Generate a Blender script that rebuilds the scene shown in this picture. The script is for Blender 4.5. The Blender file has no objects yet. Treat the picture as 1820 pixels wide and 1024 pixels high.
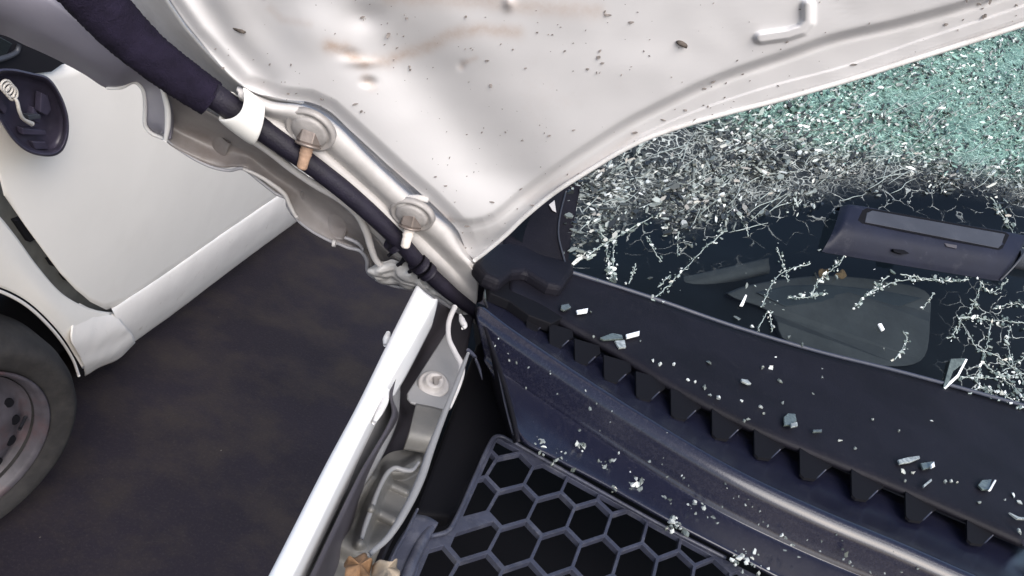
import bpy, bmesh, math, random
import numpy as np
from mathutils import Vector, Matrix
from mathutils.geometry import tessellate_polygon
random.seed(7); rng = np.random.default_rng(7)
SC = bpy.context.scene
COL = SC.collection

# ------------------------------------------------------------ camera, sky, sun, exposure
FPX, PITCH, ROLL, CAMZ = 1450.0, math.radians(26), math.radians(21.5), 1.63
F = Vector((0, math.cos(PITCH), -math.sin(PITCH)))
U0 = Vector((0, math.sin(PITCH), math.cos(PITCH)))
R0 = Vector((1, 0, 0))
CR, SR = math.cos(ROLL), math.sin(ROLL)
R = R0 * CR + U0 * SR
U = U0 * CR - R0 * SR
CAM = Vector((0, 0, CAMZ))
cd = bpy.data.cameras.new('camera'); cam = bpy.data.objects.new('camera', cd); COL.objects.link(cam)
cd.sensor_width = 36; cd.lens = 36 * FPX / 1820; cd.clip_start = .01; cd.clip_end = 500
cam.matrix_world = Matrix(((R.x, U.x, -F.x, CAM.x), (R.y, U.y, -F.y, CAM.y), (R.z, U.z, -F.z, CAM.z), (0, 0, 0, 1)))
cd.dof.use_dof = False
SC.camera = cam
sun_dir = Vector((.34, -.66, .67)).normalized()          # towards the sun
world = bpy.data.worlds.new('World'); SC.world = world; world.use_nodes = True
wn = world.node_tree.nodes; wl = world.node_tree.links
for n in list(wn): wn.remove(n)
wo = wn.new('ShaderNodeOutputWorld'); bg = wn.new('ShaderNodeBackground'); sky = wn.new('ShaderNodeTexSky')
sky.sky_type = 'NISHITA'; sky.sun_disc = False
sky.sun_elevation = math.asin(sun_dir.z); sky.sun_rotation = math.atan2(sun_dir.x, sun_dir.y)
sky.air_density = 1.0; sky.dust_density = 3.0; sky.ozone_density = 1.0
bg.inputs['Strength'].default_value = .125
wl.new(sky.outputs[0], bg.inputs['Color']); wl.new(bg.outputs[0], wo.inputs['Surface'])
sd = bpy.data.lights.new('sun', 'SUN'); so = bpy.data.objects.new('sun', sd); COL.objects.link(so)
sd.energy = 1.55; sd.angle = math.radians(48); sd.color = (1.0, .99, .98)
so.rotation_euler = (-sun_dir).to_track_quat('-Z', 'Y').to_euler()
vs = SC.view_settings; vs.view_transform = 'Standard'; vs.look = 'None'; vs.gamma = 1; vs.use_curve_mapping = False
vs.exposure = 0.88

# ------------------------------------------------------------ pixel -> point helpers
def ray(x, y): return F + (R * (x - 910) - U * (y - 512)) / FPX
def at(x, y, d): return CAM + ray(x, y) * d
def atz(x, y, z):
    r = ray(x, y); return CAM + r * ((z - CAMZ) / r.z)
def atx(x, y, X):
    r = ray(x, y); return CAM + r * (X / r.x)
def invplane(a, b, c):
    M = np.array([[p[0], p[1], 1] for p in (a, b, c)], float); k = np.linalg.solve(M, np.array([1 / p[2] for p in (a, b, c)]))
    return lambda x, y: 1 / (k[0] * x + k[1] * y + k[2])
dH = invplane((842, 462, .60), (1820, 45, .42), (400, 0, .45))     # the raised bonnet
def ah(x, y, o=0.0): return at(x, y, float(dH(x, y)) + o)
ZC = 1.36                                                            # height of the scuttle panel
XB = -.924                                                           # side face of the car behind

# ------------------------------------------------------------ object helpers
def empty(name, loc, label=None, cat=None, group=None):
    o = bpy.data.objects.new(name, None); COL.objects.link(o); o.location = loc; o.empty_display_size = .1
    tag(o, label, cat, group); return o
def tag(o, label=None, cat=None, group=None, kind=None):
    if label: o['label'] = label
    if cat: o['category'] = cat
    if group: o['group'] = group
    if kind: o['kind'] = kind
    return o
def link(name, me, mat, parent=None, smooth=True):
    o = bpy.data.objects.new(name, me); COL.objects.link(o)
    if mat: me.materials.append(mat)
    if smooth: me.polygons.foreach_set('use_smooth', [True] * len(me.polygons))
    if parent is not None:
        o.parent = parent; bpy.context.view_layer.update(); o.matrix_parent_inverse = world_of(parent).inverted()
    return o
def world_of(o):
    m = o.matrix_parent_inverse @ Matrix.LocRotScale(o.location, o.rotation_euler, o.scale) if o.parent else Matrix.LocRotScale(o.location, o.rotation_euler, o.scale)
    return (world_of(o.parent) @ m) if o.parent else m
def mesh(verts, faces):
    me = bpy.data.meshes.new('m'); me.from_pydata([tuple(v) for v in verts], [], faces); me.validate(); me.update(); return me
def cr(pts, n):
    P = np.array([tuple(p) for p in pts], float)
    if len(P) == 2: t = np.linspace(0, 1, n)[:, None]; return P[0] * (1 - t) + P[1] * t
    s = np.concatenate([[0], np.cumsum(np.sqrt(((P[1:] - P[:-1]) ** 2).sum(1)) + 1e-9)]); s /= s[-1]
    T = np.zeros_like(P)
    T[1:-1] = (P[2:] - P[:-2]) / (s[2:] - s[:-2])[:, None]
    T[0] = (P[1] - P[0]) / (s[1] - s[0]); T[-1] = (P[-1] - P[-2]) / (s[-1] - s[-2])
    # limit overshoot
    u = np.linspace(0, 1, n); i = np.clip(np.searchsorted(s, u, side='right') - 1, 0, len(P) - 2)
    h = (s[i + 1] - s[i])[:, None]; t = ((u - s[i]) / h[:, 0])[:, None]
    return ((2 * t**3 - 3 * t**2 + 1) * P[i] + (t**3 - 2 * t**2 + t) * h * T[i] + (-2 * t**3 + 3 * t**2) * P[i + 1] + (t**3 - t**2) * h * T[i + 1])
def grid_mesh(G):
    nv, nu = G.shape[:2]; idx = np.arange(nv * nu).reshape(nv, nu)
    f = np.stack([idx[:-1, :-1], idx[:-1, 1:], idx[1:, 1:], idx[1:, :-1]], -1).reshape(-1, 4)
    return mesh(G.reshape(-1, 3), f.tolist())
def loft(name, curves, mat, parent=None, nu=60, sub=6, thick=0.0, linear=False, noise=0, nscale=20, seed=0):
    C = np.array([cr(c, nu) for c in curves])
    if linear or len(curves) == 2:
        rows = []
        for a, b in zip(C[:-1], C[1:]):
            for k in range(sub): rows.append(a + (b - a) * k / sub)
        rows.append(C[-1]); G = np.array(rows)
    else:
        nv = (len(curves) - 1) * sub + 1
        G = np.stack([cr2(C[:, j], nv) for j in range(nu)], 1)
    if noise:
        from mathutils import noise as N
        for i in range(G.shape[0]):
            for j in range(G.shape[1]):
                p = Vector(G[i, j]) * nscale + Vector((seed, 0, 0)); v = N.noise_vector(p)
                G[i, j] += np.array(v) * noise
    o = link(name, grid_mesh(G), mat, parent)
    if thick:
        m = o.modifiers.new('s', 'SOLIDIFY'); m.thickness = abs(thick); m.offset = -1 if thick > 0 else 1
    return o
def cr2(P, n):
    k = len(P); u = np.linspace(0, k - 1, n); i = np.clip(u.astype(int), 0, k - 2); t = (u - i)[:, None]
    T = np.zeros_like(P); T[1:-1] = (P[2:] - P[:-2]) / 2; T[0] = P[1] - P[0]; T[-1] = P[-1] - P[-2]
    return ((2 * t**3 - 3 * t**2 + 1) * P[i] + (t**3 - 2 * t**2 + t) * T[i] + (-2 * t**3 + 3 * t**2) * P[i + 1] + (t**3 - t**2) * T[i + 1])
def tube(name, pts, radii, mat, parent=None, n=60, seg=16, flat=1.0, rnoise=0.0):
    P = cr(pts, n); rr = np.interp(np.linspace(0, 1, n), np.linspace(0, 1, len(radii)), radii)
    vs_, fs = [], []
    prev = None
    for i in range(n):
        t = Vector(P[min(i + 1, n - 1)] - P[max(i - 1, 0)]).normalized()
        a = F.cross(t).normalized() if abs(F.dot(t)) < .98 else U.cross(t).normalized()
        b = t.cross(a).normalized()
        for k in range(seg):
            th = 2 * math.pi * k / seg; q = rr[i] * (1 + (random.random() - .5) * rnoise)
            vs_.append(Vector(P[i]) + a * math.cos(th) * q + b * math.sin(th) * q * flat)
    for i in range(n - 1):
        for k in range(seg):
            k2 = (k + 1) % seg; fs.append((i * seg + k, i * seg + k2, (i + 1) * seg + k2, (i + 1) * seg + k))
    fs.append(tuple(range(seg))); fs.append(tuple((n - 1) * seg + k for k in reversed(range(seg))))
    return link(name, mesh(vs_, fs), mat, parent)
def plate(name, poly3, mat, parent=None, thick=.002, holes=(), bevel=0.0, push=None, smooth=False):
    """flat sheet from 3-D outline (any plane) with holes, thickness away from the camera"""
    n = (push or F)
    me_v, loops = [], []
    polys = [list(map(Vector, poly3))] + [list(map(Vector, h)) for h in holes]
    tris = tessellate_polygon(polys); allv = [v for p in polys for v in p]; N0 = len(allv)
    vs_ = allv + [v + n.normalized() * thick for v in allv]
    fs = [tuple(t) for t in tris] + [tuple(N0 + i for i in reversed(t)) for t in tris]
    s = 0
    for p in polys:
        k = len(p)
        for i in range(k): a, b = s + i, s + (i + 1) % k; fs.append((a, b, b + N0, a + N0))
        s += k
    me = mesh(vs_, fs); bm = bmesh.new(); bm.from_mesh(me); bmesh.ops.recalc_face_normals(bm, faces=bm.faces)
    bmesh.ops.dissolve_limit(bm, angle_limit=.01, verts=bm.verts, edges=bm.edges)
    bm.to_mesh(me); bm.free()
    o = link(name, me, mat, parent, smooth=False)
    if bevel:
        m = o.modifiers.new('b', 'BEVEL'); m.width = bevel; m.segments = 3; m.limit_method = 'ANGLE'; m.angle_limit = math.radians(50)
        m.harden_normals = False; me.polygons.foreach_set('use_smooth', [False] * len(me.polygons))
    return o
def frame_of(c, nrm, up=None):
    n = nrm.normalized(); u = (up or U); a = (u - n * u.dot(n)).normalized(); b = a.cross(n)
    return Matrix(((b.x, a.x, n.x, c.x), (b.y, a.y, n.y, c.y), (b.z, a.z, n.z, c.z), (0, 0, 0, 1)))
def lathe(name, prof, M, mat, parent=None, seg=32, arc=(0, 2 * math.pi), smooth=True, caps=True):
    """profile of (radius, height) about local z of M"""
    vs_, fs = [], []; full = abs(arc[1] - arc[0] - 2 * math.pi) < 1e-6; m = seg if full else seg + 1
    for r, h in prof:
        for k in range(m):
            th = arc[0] + (arc[1] - arc[0]) * k / seg; vs_.append(M @ Vector((r * math.cos(th), r * math.sin(th), h)))
    for i in range(len(prof) - 1):
        for k in range(seg):
            k2 = (k + 1) % m; fs.append((i * m + k, i * m + k2, (i + 1) * m + k2, (i + 1) * m + k))
    if caps and full and prof[0][0] > 1e-6: fs.append(tuple(range(m - 1, -1, -1)))
    if caps and full and prof[-1][0] > 1e-6: fs.append(tuple((len(prof) - 1) * m + k for k in range(m)))
    return link(name, mesh(vs_, fs), mat, parent, smooth)
def solid(o, t, off=0):
    m = o.modifiers.new('s', 'SOLIDIFY'); m.thickness = t; m.offset = off; return o
def bev(o, w, seg=3):
    m = o.modifiers.new('b', 'BEVEL'); m.width = w; m.segments = seg; m.limit_method = 'ANGLE'; m.angle_limit = math.radians(35); return o

# ------------------------------------------------------------ materials
def mat(name, base, rough=.5, spec=.5, metal=0.0, coat=0.0, var=0.0, vscale=30, dirt=None, bump=0.0, bscale=200, rvar=0.0, specks=None, attr=None, attrcol=None, dust=None):
    m = bpy.data.materials.new(name); m.use_nodes = True; nt = m.node_tree; N = nt.nodes; L = nt.links
    b = N['Principled BSDF']; b.inputs['Roughness'].default_value = rough; b.inputs['Metallic'].default_value = metal
    b.inputs['Specular IOR Level'].default_value = spec; b.inputs['Coat Weight'].default_value = coat; b.inputs['Coat Roughness'].default_value = .12
    co = N.new('ShaderNodeTexCoord'); geo = N.new('ShaderNodeNewGeometry')
    def rgb(c): r_ = N.new('ShaderNodeRGB'); r_.outputs[0].default_value = (*c, 1); return r_.outputs[0]
    def noise(scale, detail=5, rough_=.6, vec=None):
        t = N.new('ShaderNodeTexNoise'); t.inputs['Scale'].default_value = scale; t.inputs['Detail'].default_value = detail; t.inputs['Roughness'].default_value = rough_
        L.new(vec or geo.outputs['Position'], t.inputs['Vector']); return t.outputs['Fac']
    def ramp(v, a, c, lo=0.0, hi=1.0):
        t = N.new('ShaderNodeMapRange'); t.inputs['From Min'].default_value = a; t.inputs['From Max'].default_value = c
        t.inputs['To Min'].default_value = lo; t.inputs['To Max'].default_value = hi; L.new(v, t.inputs['Value']); return t.outputs[0]
    def mix(f, c1, c2):
        t = N.new('ShaderNodeMix'); t.data_type = 'RGBA'
        if isinstance(f, float): t.inputs[0].default_value = f
        else: L.new(f, t.inputs[0])
        L.new(c1, t.inputs[6]); L.new(c2, t.inputs[7]); return t.outputs[2]
    c = rgb(base)
    if var:
        c = mix(ramp(noise(vscale), .35, .68), rgb([x * (1 - var) for x in base]), rgb([min(1, x * (1 + var * .6)) for x in base]))
    if dirt:                                      # (colour, scale, lo, hi, amount)
        dc, s_, lo, hi, am = dirt; c = mix(ramp(noise(s_, 8, .68), lo, hi, 0, am), c, rgb(dc))
    if dust:
        dc, s_, lo, hi, am = dust; c = mix(ramp(noise(s_, 10, .8), lo, hi, 0, am), c, rgb(dc))
    if specks:                                    # small flakes of soil: (colour, scale, radius)
        dc, s_, r_ = specks
        mp = N.new('ShaderNodeMapping'); mp.inputs['Rotation'].default_value = (.4, .9, .3); mp.inputs['Scale'].default_value = (1, .55, 1.5); L.new(geo.outputs['Position'], mp.inputs[0])
        v = N.new('ShaderNodeTexVoronoi'); v.inputs['Scale'].default_value = s_; v.inputs['Randomness'].default_value = 1; L.new(mp.outputs[0], v.inputs['Vector'])
        wn_ = N.new('ShaderNodeTexWhiteNoise'); L.new(v.outputs['Color'], wn_.inputs['Vector'])
        lim = ramp(wn_.outputs['Value'], .72, 1.0, 0.0, r_)
        sb = N.new('ShaderNodeMath'); sb.operation = 'SUBTRACT'; L.new(lim, sb.inputs[0]); L.new(v.outputs['Distance'], sb.inputs[1])
        c = mix(ramp(sb.outputs[0], 0, .03, 0, .85), c, rgb(dc))
    if attr:
        a = N.new('ShaderNodeAttribute'); a.attribute_name = attr
        n2 = ramp(noise(160, 6, .7), .3, .7, .45, 1.15)
        mu = N.new('ShaderNodeMath'); mu.operation = 'MULTIPLY'; mu.use_clamp = True; L.new(a.outputs['Fac'], mu.inputs[0]); L.new(n2, mu.inputs[1])
        c = mix(mu.outputs[0], c, rgb(attrcol))
    L.new(c, b.inputs['Base Color'])
    if rvar:
        L.new(ramp(noise(vscale * 1.7), .3, .7, max(0, rough - rvar), rough + rvar), b.inputs['Roughness'])
    if bump:
        bn = N.new('ShaderNodeBump'); bn.inputs['Strength'].default_value = bump; bn.inputs['Distance'].default_value = .001
        L.new(noise(bscale, 6, .6), bn.inputs['Height']); L.new(bn.outputs[0], b.inputs['Normal'])
    return m
M = {}
M['hood'] = mat('dirty white paint', (.64, .63, .638), .62, .18, coat=0, var=.05, vscale=9, specks=((.14, .12, .11), 260, .12), dust=((.5, .42, .38), 14, .55, .8, .22), attr='stain', attrcol=(.42, .30, .225), bump=.05, bscale=60)
M['paint'] = mat('white paint', (.74, .73, .72), .42, .5, var=.08, vscale=25, dirt=((.30, .26, .23), 40, .52, .75, .35), bump=.1, bscale=120)
M['wing'] = mat('clean white paint', (.86, .86, .86), .3, .6, coat=.3)
M['cream'] = mat('cream car paint', (.86, .82, .765), .35, .5, coat=.4, var=.03, vscale=4, dirt=((.5, .45, .38), 3, .5, .8, .18))
M['sill'] = mat('scuffed cream paint', (.80, .76, .72), .4, .5, coat=.3, var=.05, vscale=8, dirt=((.32, .26, .2), 22, .60, .75, .45), bump=.25, bscale=60)
M['primer'] = mat('grey undercoat', (.21, .205, .20), .42, .5, var=.18, vscale=22, dirt=((.12, .08, .06), 16, .5, .75, .5), bump=.15, bscale=120)
M['gutterdark'] = mat('dark undercoat', (.055, .05, .06), .5, .4, var=.2, vscale=20)
M['apron'] = mat('bare grey sheet', (.27, .25, .245), .36, .55, var=.22, vscale=20, dirt=((.11, .075, .06), 16, .5, .75, .6), bump=.15, bscale=120)
M['bracket'] = mat('grey painted plate', (.22, .22, .225), .42, .5, var=.1, vscale=30, dirt=((.12, .10, .09), 40, .55, .8, .4), bump=.15, bscale=150)
M['rail'] = mat('lavender grey undercoat', (.25, .24, .29), .45, .5, var=.1, vscale=14, bump=.1, bscale=100)
M['gutter'] = mat('light grey undercoat', (.33, .325, .345), .45, .5, var=.12, vscale=24, dirt=((.16, .13, .11), 30, .55, .8, .45), bump=.15, bscale=150)
M['lumpy'] = mat('olive grey sealant', (.125, .122, .115), .42, .5, var=.25, vscale=30, bump=.3, bscale=120)
M['sealer'] = mat('smeared seam sealer', (.52, .51, .50), .4, .5, var=.2, vscale=60, bump=.5, bscale=90)
M['rubber'] = mat('black rubber hose', (.012, .010, .020), .55, .35, var=.3, vscale=60, bump=.5, bscale=700)
M['foam'] = mat('black foam sleeve', (.014, .011, .024), .95, .15, var=.3, vscale=90, bump=1.0, bscale=900)
M['plastic'] = mat('dusty black plastic', (.010, .011, .024), .20, .6, rvar=.02, vscale=15, dust=((.14, .135, .14), 420, .50, .85, .25), specks=((.4, .4, .4), 300, .05), bump=.05, bscale=900)
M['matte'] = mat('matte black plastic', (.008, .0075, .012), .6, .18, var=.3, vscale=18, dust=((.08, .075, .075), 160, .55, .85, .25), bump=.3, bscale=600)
M['void'] = mat('black plastic and painted dark', (.004, .004, .006), .7, .15)
M['grille'] = mat('dusty blue black plastic', (.035, .038, .058), .42, .5, var=.25, vscale=60, dust=((.28, .28, .30), 70, .5, .8, .30), bump=.3, bscale=400)
M['clip'] = mat('off white nylon', (.70, .69, .66), .4, .5, var=.05, vscale=50, bump=.1, bscale=90)
M['nut'] = mat('dull zinc nut', (.24, .20, .18), .4, .5, metal=.5, var=.2, vscale=90, bump=.3, bscale=300)
M['flange'] = mat('grimy washer', (.36, .34, .33), .45, .5, var=.2, vscale=120)
M['washer'] = mat('painted washer flange', (.52, .50, .49), .6, .25, var=.1, vscale=60)
M['stud'] = mat('rusty threaded stud', (.40, .26, .18), .6, .4, metal=.1, var=.3, vscale=120, bump=.6, bscale=500)
M['pin'] = mat('pale stud tip', (.8, .72, .66), .45, .5, var=.1, vscale=120)
M['tyre'] = mat('dusty tyre rubber', (.026, .025, .026), .8, .15, var=.25, vscale=18, dust=((.06, .055, .05), 30, .45, .8, .45), bump=.3, bscale=150)
M['rim'] = mat('grimy steel wheel', (.060, .055, .066), .5, .4, metal=.1, var=.35, vscale=16, dirt=((.07, .03, .03), 12, .5, .7, .6), bump=.2, bscale=120)
M['dark'] = mat('dark wheel arch', (.012, .012, .016), .8, .2)
M['seam'] = mat('grey door jamb', (.16, .16, .15), .6, .3, var=.2, vscale=20)
M['mirror'] = mat('scratched black plastic', (.045, .040, .065), .4, .5, var=.3, vscale=25, dust=((.14, .13, .15), 40, .55, .85, .3))
M['wire'] = mat('pale wire', (.55, .52, .48), .5, .4)
M['handle'] = mat('dark blue plastic', (.010, .012, .025), .5, .25, var=.15, vscale=40, dust=((.2, .2, .22), 60, .55, .85, .25))
M['inlay'] = mat('slate grey inlay', (.040, .044, .056), .5, .45, var=.12, vscale=30, dust=((.2, .2, .2), 60, .55, .85, .2))
M['dash'] = mat('dark dashboard', (.007, .008, .012), .6, .3, var=.3, vscale=14)
M['grey'] = mat('grey reflection and trim', (.085, .082, .092), .7, .2, var=.3, vscale=12, dust=((.14, .13, .13), 50, .5, .8, .3))
M['leaf'] = mat('dry leaf', (.24, .14, .075), .75, .2, var=.55, vscale=60, bump=.6, bscale=220)
M['paleleaf'] = mat('pale dry leaf', (.42, .34, .25), .75, .3, var=.3, vscale=70, bump=.6, bscale=220)
M['soil'] = mat('dry soil crumb', (.10, .085, .075), .9, .1, var=.4, vscale=300)
M['carglass'] = mat('dark car window', (.015, .02, .022), .08, .6)
M['floor'] = mat('oily workshop floor', (.0175, .0140, .020), .7, .2, var=.2, vscale=2.0, dirt=((.044, .035, .028), 3.6, .45, .72, .75), dust=((.075, .068, .062), 130, .52, .8, .55), specks=((.26, .24, .2), 22, .08), bump=1.0, bscale=140)

# ------------------------------------------------------------ ground
g = link('ground', mesh([(-60, -60, 0), (60, -60, 0), (60, 60, 0), (-60, 60, 0)], [(0, 1, 2, 3)]), M['floor'])
tag(g, kind='structure')

# ============================================================ parked car behind (its side face is the plane x = XB)
PC = empty('parked_car', (XB - .7, 1.9, 0), 'cream car parked behind, black mirror broken open and steel wheel showing', 'car')
def S(x, y, o=0.0): return atx(x, y, XB + o)
def P(x, y, z): return Vector((x, y, z))
W = S(-118, 788, -.03); RT = .275; Q = RT / .252
# wheel, turned a little into its arch
WR = empty('wheel', W); WR.parent = PC; WR.matrix_parent_inverse = PC.matrix_world.inverted()
bpy.context.view_layer.update(); WR.matrix_parent_inverse = Matrix.Translation(-PC.location)
st = .42
wax = Vector((math.cos(st), -math.sin(st), 0))
MW = frame_of(W, wax, Vector((0, 0, 1)))
def part(o, root):   # parent with world kept
    o.parent = root; o.matrix_parent_inverse = world_of(root).inverted(); return o
ty = lathe('tyre', [(a_ * Q, b_) for a_, b_ in [(.178, .03), (.184, .048), (.197, .057), (.215, .060), (.226, .064), (.238, .055), (.2475, .03), (.252, 0), (.250, -.06), (.24, -.09), (.2, -.1), (.165, -.08), (.165, .03)]], MW, M['tyre'], WR, 96, caps=False)
rim = lathe('rim', [(a_ * Q * 1.08, b_) for a_, b_ in [(.166, .046), (.172, .053), (.168, .056), (.160, .045), (.150, .012), (.142, .004), (.128, .022), (.112, .030), (.095, .030), (.075, .022), (.05, .034), (.03, .04), (0.0001, .04)]], MW, M['rim'], WR, 96, caps=False)
for k in range(16):
    a = k * 2 * math.pi / 16 + .1; c = MW @ Vector((.143 * math.cos(a), .143 * math.sin(a), .0285))
    t = Vector((-math.sin(a), math.cos(a), 0)); rd = Vector((math.cos(a), math.sin(a), 0)); m3 = MW.to_3x3()
    pts = [c + m3 @ (t * (.0125 * math.cos(q)) + rd * (.0095 * math.sin(q))) for q in np.linspace(0, 2 * math.pi, 20)[:-1]]
    plate('vent_hole', pts, M['void'], WR, .004, push=-(m3 @ Vector((0, 0, 1))))
a = .03; c1 = MW @ Vector((.168 * math.cos(a), .168 * math.sin(a), .02)); c2 = MW @ Vector((.14 * math.cos(a), .14 * math.sin(a), .048))
tube('tyre_valve', [c1, c2], [.004, .0035], M['dark'], WR, 6, 10)

# front door skin
def side(name, polys, mt, dx=0.0, thick=.004, root=PC, bevel=.0015):
    return plate(name, [S(x, y, dx) for x, y in polys], mt, root, thick, push=Vector((-1, 0, 0)), bevel=bevel)
def curvex(v, z, ze):   # shoulder curvature of a car side
    return 0
def sidegrid(name, top, bot, mt, bulge=.03, nu=40, nv=24, root=PC, thick=.003):
    """panel between a lower and an upper pixel curve on the side plane, gently bulged outward"""
    A = cr([S(*p) for p in bot], nu); B = cr([S(*p) for p in top], nu); rows = []
    for i in range(nv + 1):
        t = i / nv; r_ = A * (1 - t) + B * t; zz = r_[:, 2]
        r_[:, 0] += bulge * np.clip(1 - ((zz - .62) / .45) ** 2, -1, 1) - bulge * .4
        rows.append(r_)
    o = link(name, grid_mesh(np.array(rows)), mt, root); solid(o, thick, -1); return o
sidegrid('front_door', [(-2, 344), (-30, 120), (60, 128), (190, 96), (330, 20), (470, -60), (700, -160)], [(-1, 345), (20, 378), (60, 435), (100, 487), (135, 520), (165, 541), (190, 549), (215, 540), (300, 481), (420, 398), (560, 300), (760, 165)], M['cream'], .03)
sidegrid('front_fender', [(-14, 348), (-90, 240), (-230, 190), (-500, 190)], [(-16, 350), (-60, 420), (-200, 420), (-520, 520)], M['cream'], .02)
# fender between the wheel arch and the door gap
A = [(-90, 330), (-16, 372), (22, 415), (62, 470), (104, 518), (140, 541), (175, 553), (197, 556)]
Bq = [(-120, 470), (-40, 498), (10, 514), (48, 535), (82, 565), (112, 600), (132, 632), (146, 655)]
o = loft('fender_lower', [[S(x, y, .006) for x, y in A], [S(x * .5 + u * .5, y * .5 + v * .5, .012) for (x, y), (u, v) in zip(A, Bq)], [S(x, y, .004) for x, y in Bq]], M['cream'], PC, 60, 8, .003)
# door gap behind: dark jamb with hinges
side('door_jamb', [(-40, 300), (10, 330), (60, 400), (140, 510), (215, 560), (200, 575), (120, 560), (40, 480), (-50, 400)], M['seam'], -.02, .01, bevel=0)
for q in (((28, 393), (42, 388), (66, 424), (54, 431)), ((88, 462), (97, 458), (106, 470), (96, 474)), ((112, 489), (120, 487), (128, 498), (120, 500))):
    side('door_hinge', q, M['dark'], -.008, .012, bevel=.001)
# wheel arch lip and liner
lipc = [(-120, 478), (-40, 505), (8, 521), (46, 542), (80, 572), (109, 606), (130, 640), (140, 668)]
tube('arch_lip', [S(x, y, .004) for x, y in lipc], [.0035] * 3, M['sill'], PC, 60, 10)
loft('wheel_arch_liner', [[S(x, y, -.002) for x, y in lipc], [S(x, y, -.14) for x, y in lipc], [S(x, y, -.30) for x, y in lipc]], M['dark'], PC, 50, 4)
side('arch_back', [(-500, 300), (-40, 500), (60, 560), (125, 640), (150, 690), (150, 900), (-200, 1200), (-500, 1200)], M['dark'], -.32, .01, bevel=0)
# sill: rounded long member, with seam and the dented corner
def sillc(o_):   # curve of constant section along the car
    return [(196 + o_[0], 548 + o_[1]), (300 + o_[0] * .92, 480 + o_[1] * .92), (400 + o_[0] * .85, 410 + o_[1] * .85), (500 + o_[0] * .78, 343 + o_[1] * .78), (800 + o_[0] * .6, 135 + o_[1] * .6)]
secs = [((0, -6), -.006), ((4, 4), .010), ((14, 24), .016), ((24, 44), .008), ((30, 60), -.012), ((34, 66), -.05), ((34, 62), -.2)]
loft('sill', [[S(x, y, dx) for x, y in sillc(o_)] for o_, dx in secs], M['sill'], PC, 90, 6, noise=.0016, nscale=16)
cor = [[(140, 539), (165, 550), (183, 554), (199, 556)], [(128, 575), (160, 570), (190, 566), (208, 562)], [(126, 606), (165, 600), (200, 588), (221, 579)], [(140, 632), (175, 622), (208, 604), (232, 591)], [(148, 652), (180, 640), (210, 625), (238, 604)], [(150, 668), (178, 652), (212, 636), (240, 609)]]
loft('sill_end', [[S(x, y, dx) for x, y in c_] for c_, dx in zip(cor, (.0, .012, .020, .014, .004, -.03))], M['sill'], PC, 30, 6, .002, noise=.0012, nscale=26)
# side mirror: dark shell with its cover gone, spring and wire in it
mc = S(60, 205, .075)
out = [(52, 128), (86, 138), (108, 168), (121, 205), (122, 240), (113, 266), (98, 277), (70, 277), (45, 268), (22, 248), (4, 222), (-14, 190), (-26, 150), (-10, 126), (20, 122)]
MR = empty('side_mirror', mc); part(MR, PC)
oc = (50, 200)
rings = [(1.00, .075), (1.0, .083), (.95, .086), (.90, .080), (.84, .060), (.5, .052), (.02, .050)]
loft('mirror_shell', [[S(oc[0] + (x - oc[0]) * .84, oc[1] + (y - oc[1]) * .84 + 4, .012) for x, y in out + out[:1]]] + [[S(oc[0] + (x - oc[0]) * k, oc[1] + (y - oc[1]) * k, dx) for x, y in out + out[:1]] for k, dx in rings], M['mirror'], MR, 90, 3, linear=True)
for pts, dx in ((((74, 165), (86, 170), (92, 196), (84, 206), (72, 200)), .068), (((40, 228), (82, 232), (84, 241), (42, 240)), .070), (((58, 252), (82, 252), (88, 266), (64, 266)), .068), (((-10, 160), (14, 190), (10, 205), (-14, 180)), .066), (((60, 190), (70, 205), (72, 222), (58, 214)), .072)):
    plate('bracket', [S(x, y, dx) for x, y in pts], M['mirror'], MR, .012, push=Vector((-1, 0, 0)), bevel=.002)
sp = []
for k in range(60):
    t = k / 59; a = t * 2 * math.pi * 3.5; cx, cy = 8 + 16 * t, 150 + 18 * t
    sp.append(S(cx + 9 * math.cos(a) + 0, cy + 11 * math.sin(a), .082))
tube('spring', sp, [.0020] * 2, M['wire'], MR, 200, 8)
tube('wire', [S(24, 172, .085), (S(30, 180, .088)), S(34, 196, .088), S(40, 210, .084), S(50, 217, .080), S(56, 220, .076)], [.0028, .003, .003, .0045], M['wire'], MR, 40, 8)
plate('wire_plug', [S(50, 205, .078), S(72, 204, .078), S(73, 211, .078), S(52, 214, .078)], M['inlay'], MR, .01, push=Vector((-1, 0, 0)), bevel=.001)
# quarter light and window frame above the mirror
side('window_corner', [(-60, 30), (10, 48), (60, 80), (118, 110), (92, 128), (48, 132), (-60, 128)], M['dark'], .004, .01)
plate('side_window', [S(x, y, -.004) for x, y in ((-30, 126), (190, 92), (480, -60), (420, -230), (120, -160), (-40, 30))], M['carglass'], PC, .004, push=Vector((-1, 0, 0)))
plate('window_trim', [S(x, y, .008) for x, y in ((0, 66), (22, 78), (8, 104), (-10, 112))], M['carglass'], PC, .004, push=Vector((-1, 0, 0)), bevel=.001)
tube('window_seal', [S(-30, 112, .008), S(10, 102, .008), S(30, 92, .008), S(34, 80, .008)], [.006, .005, .004], M['inlay'], PC, 20, 8)
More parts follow.
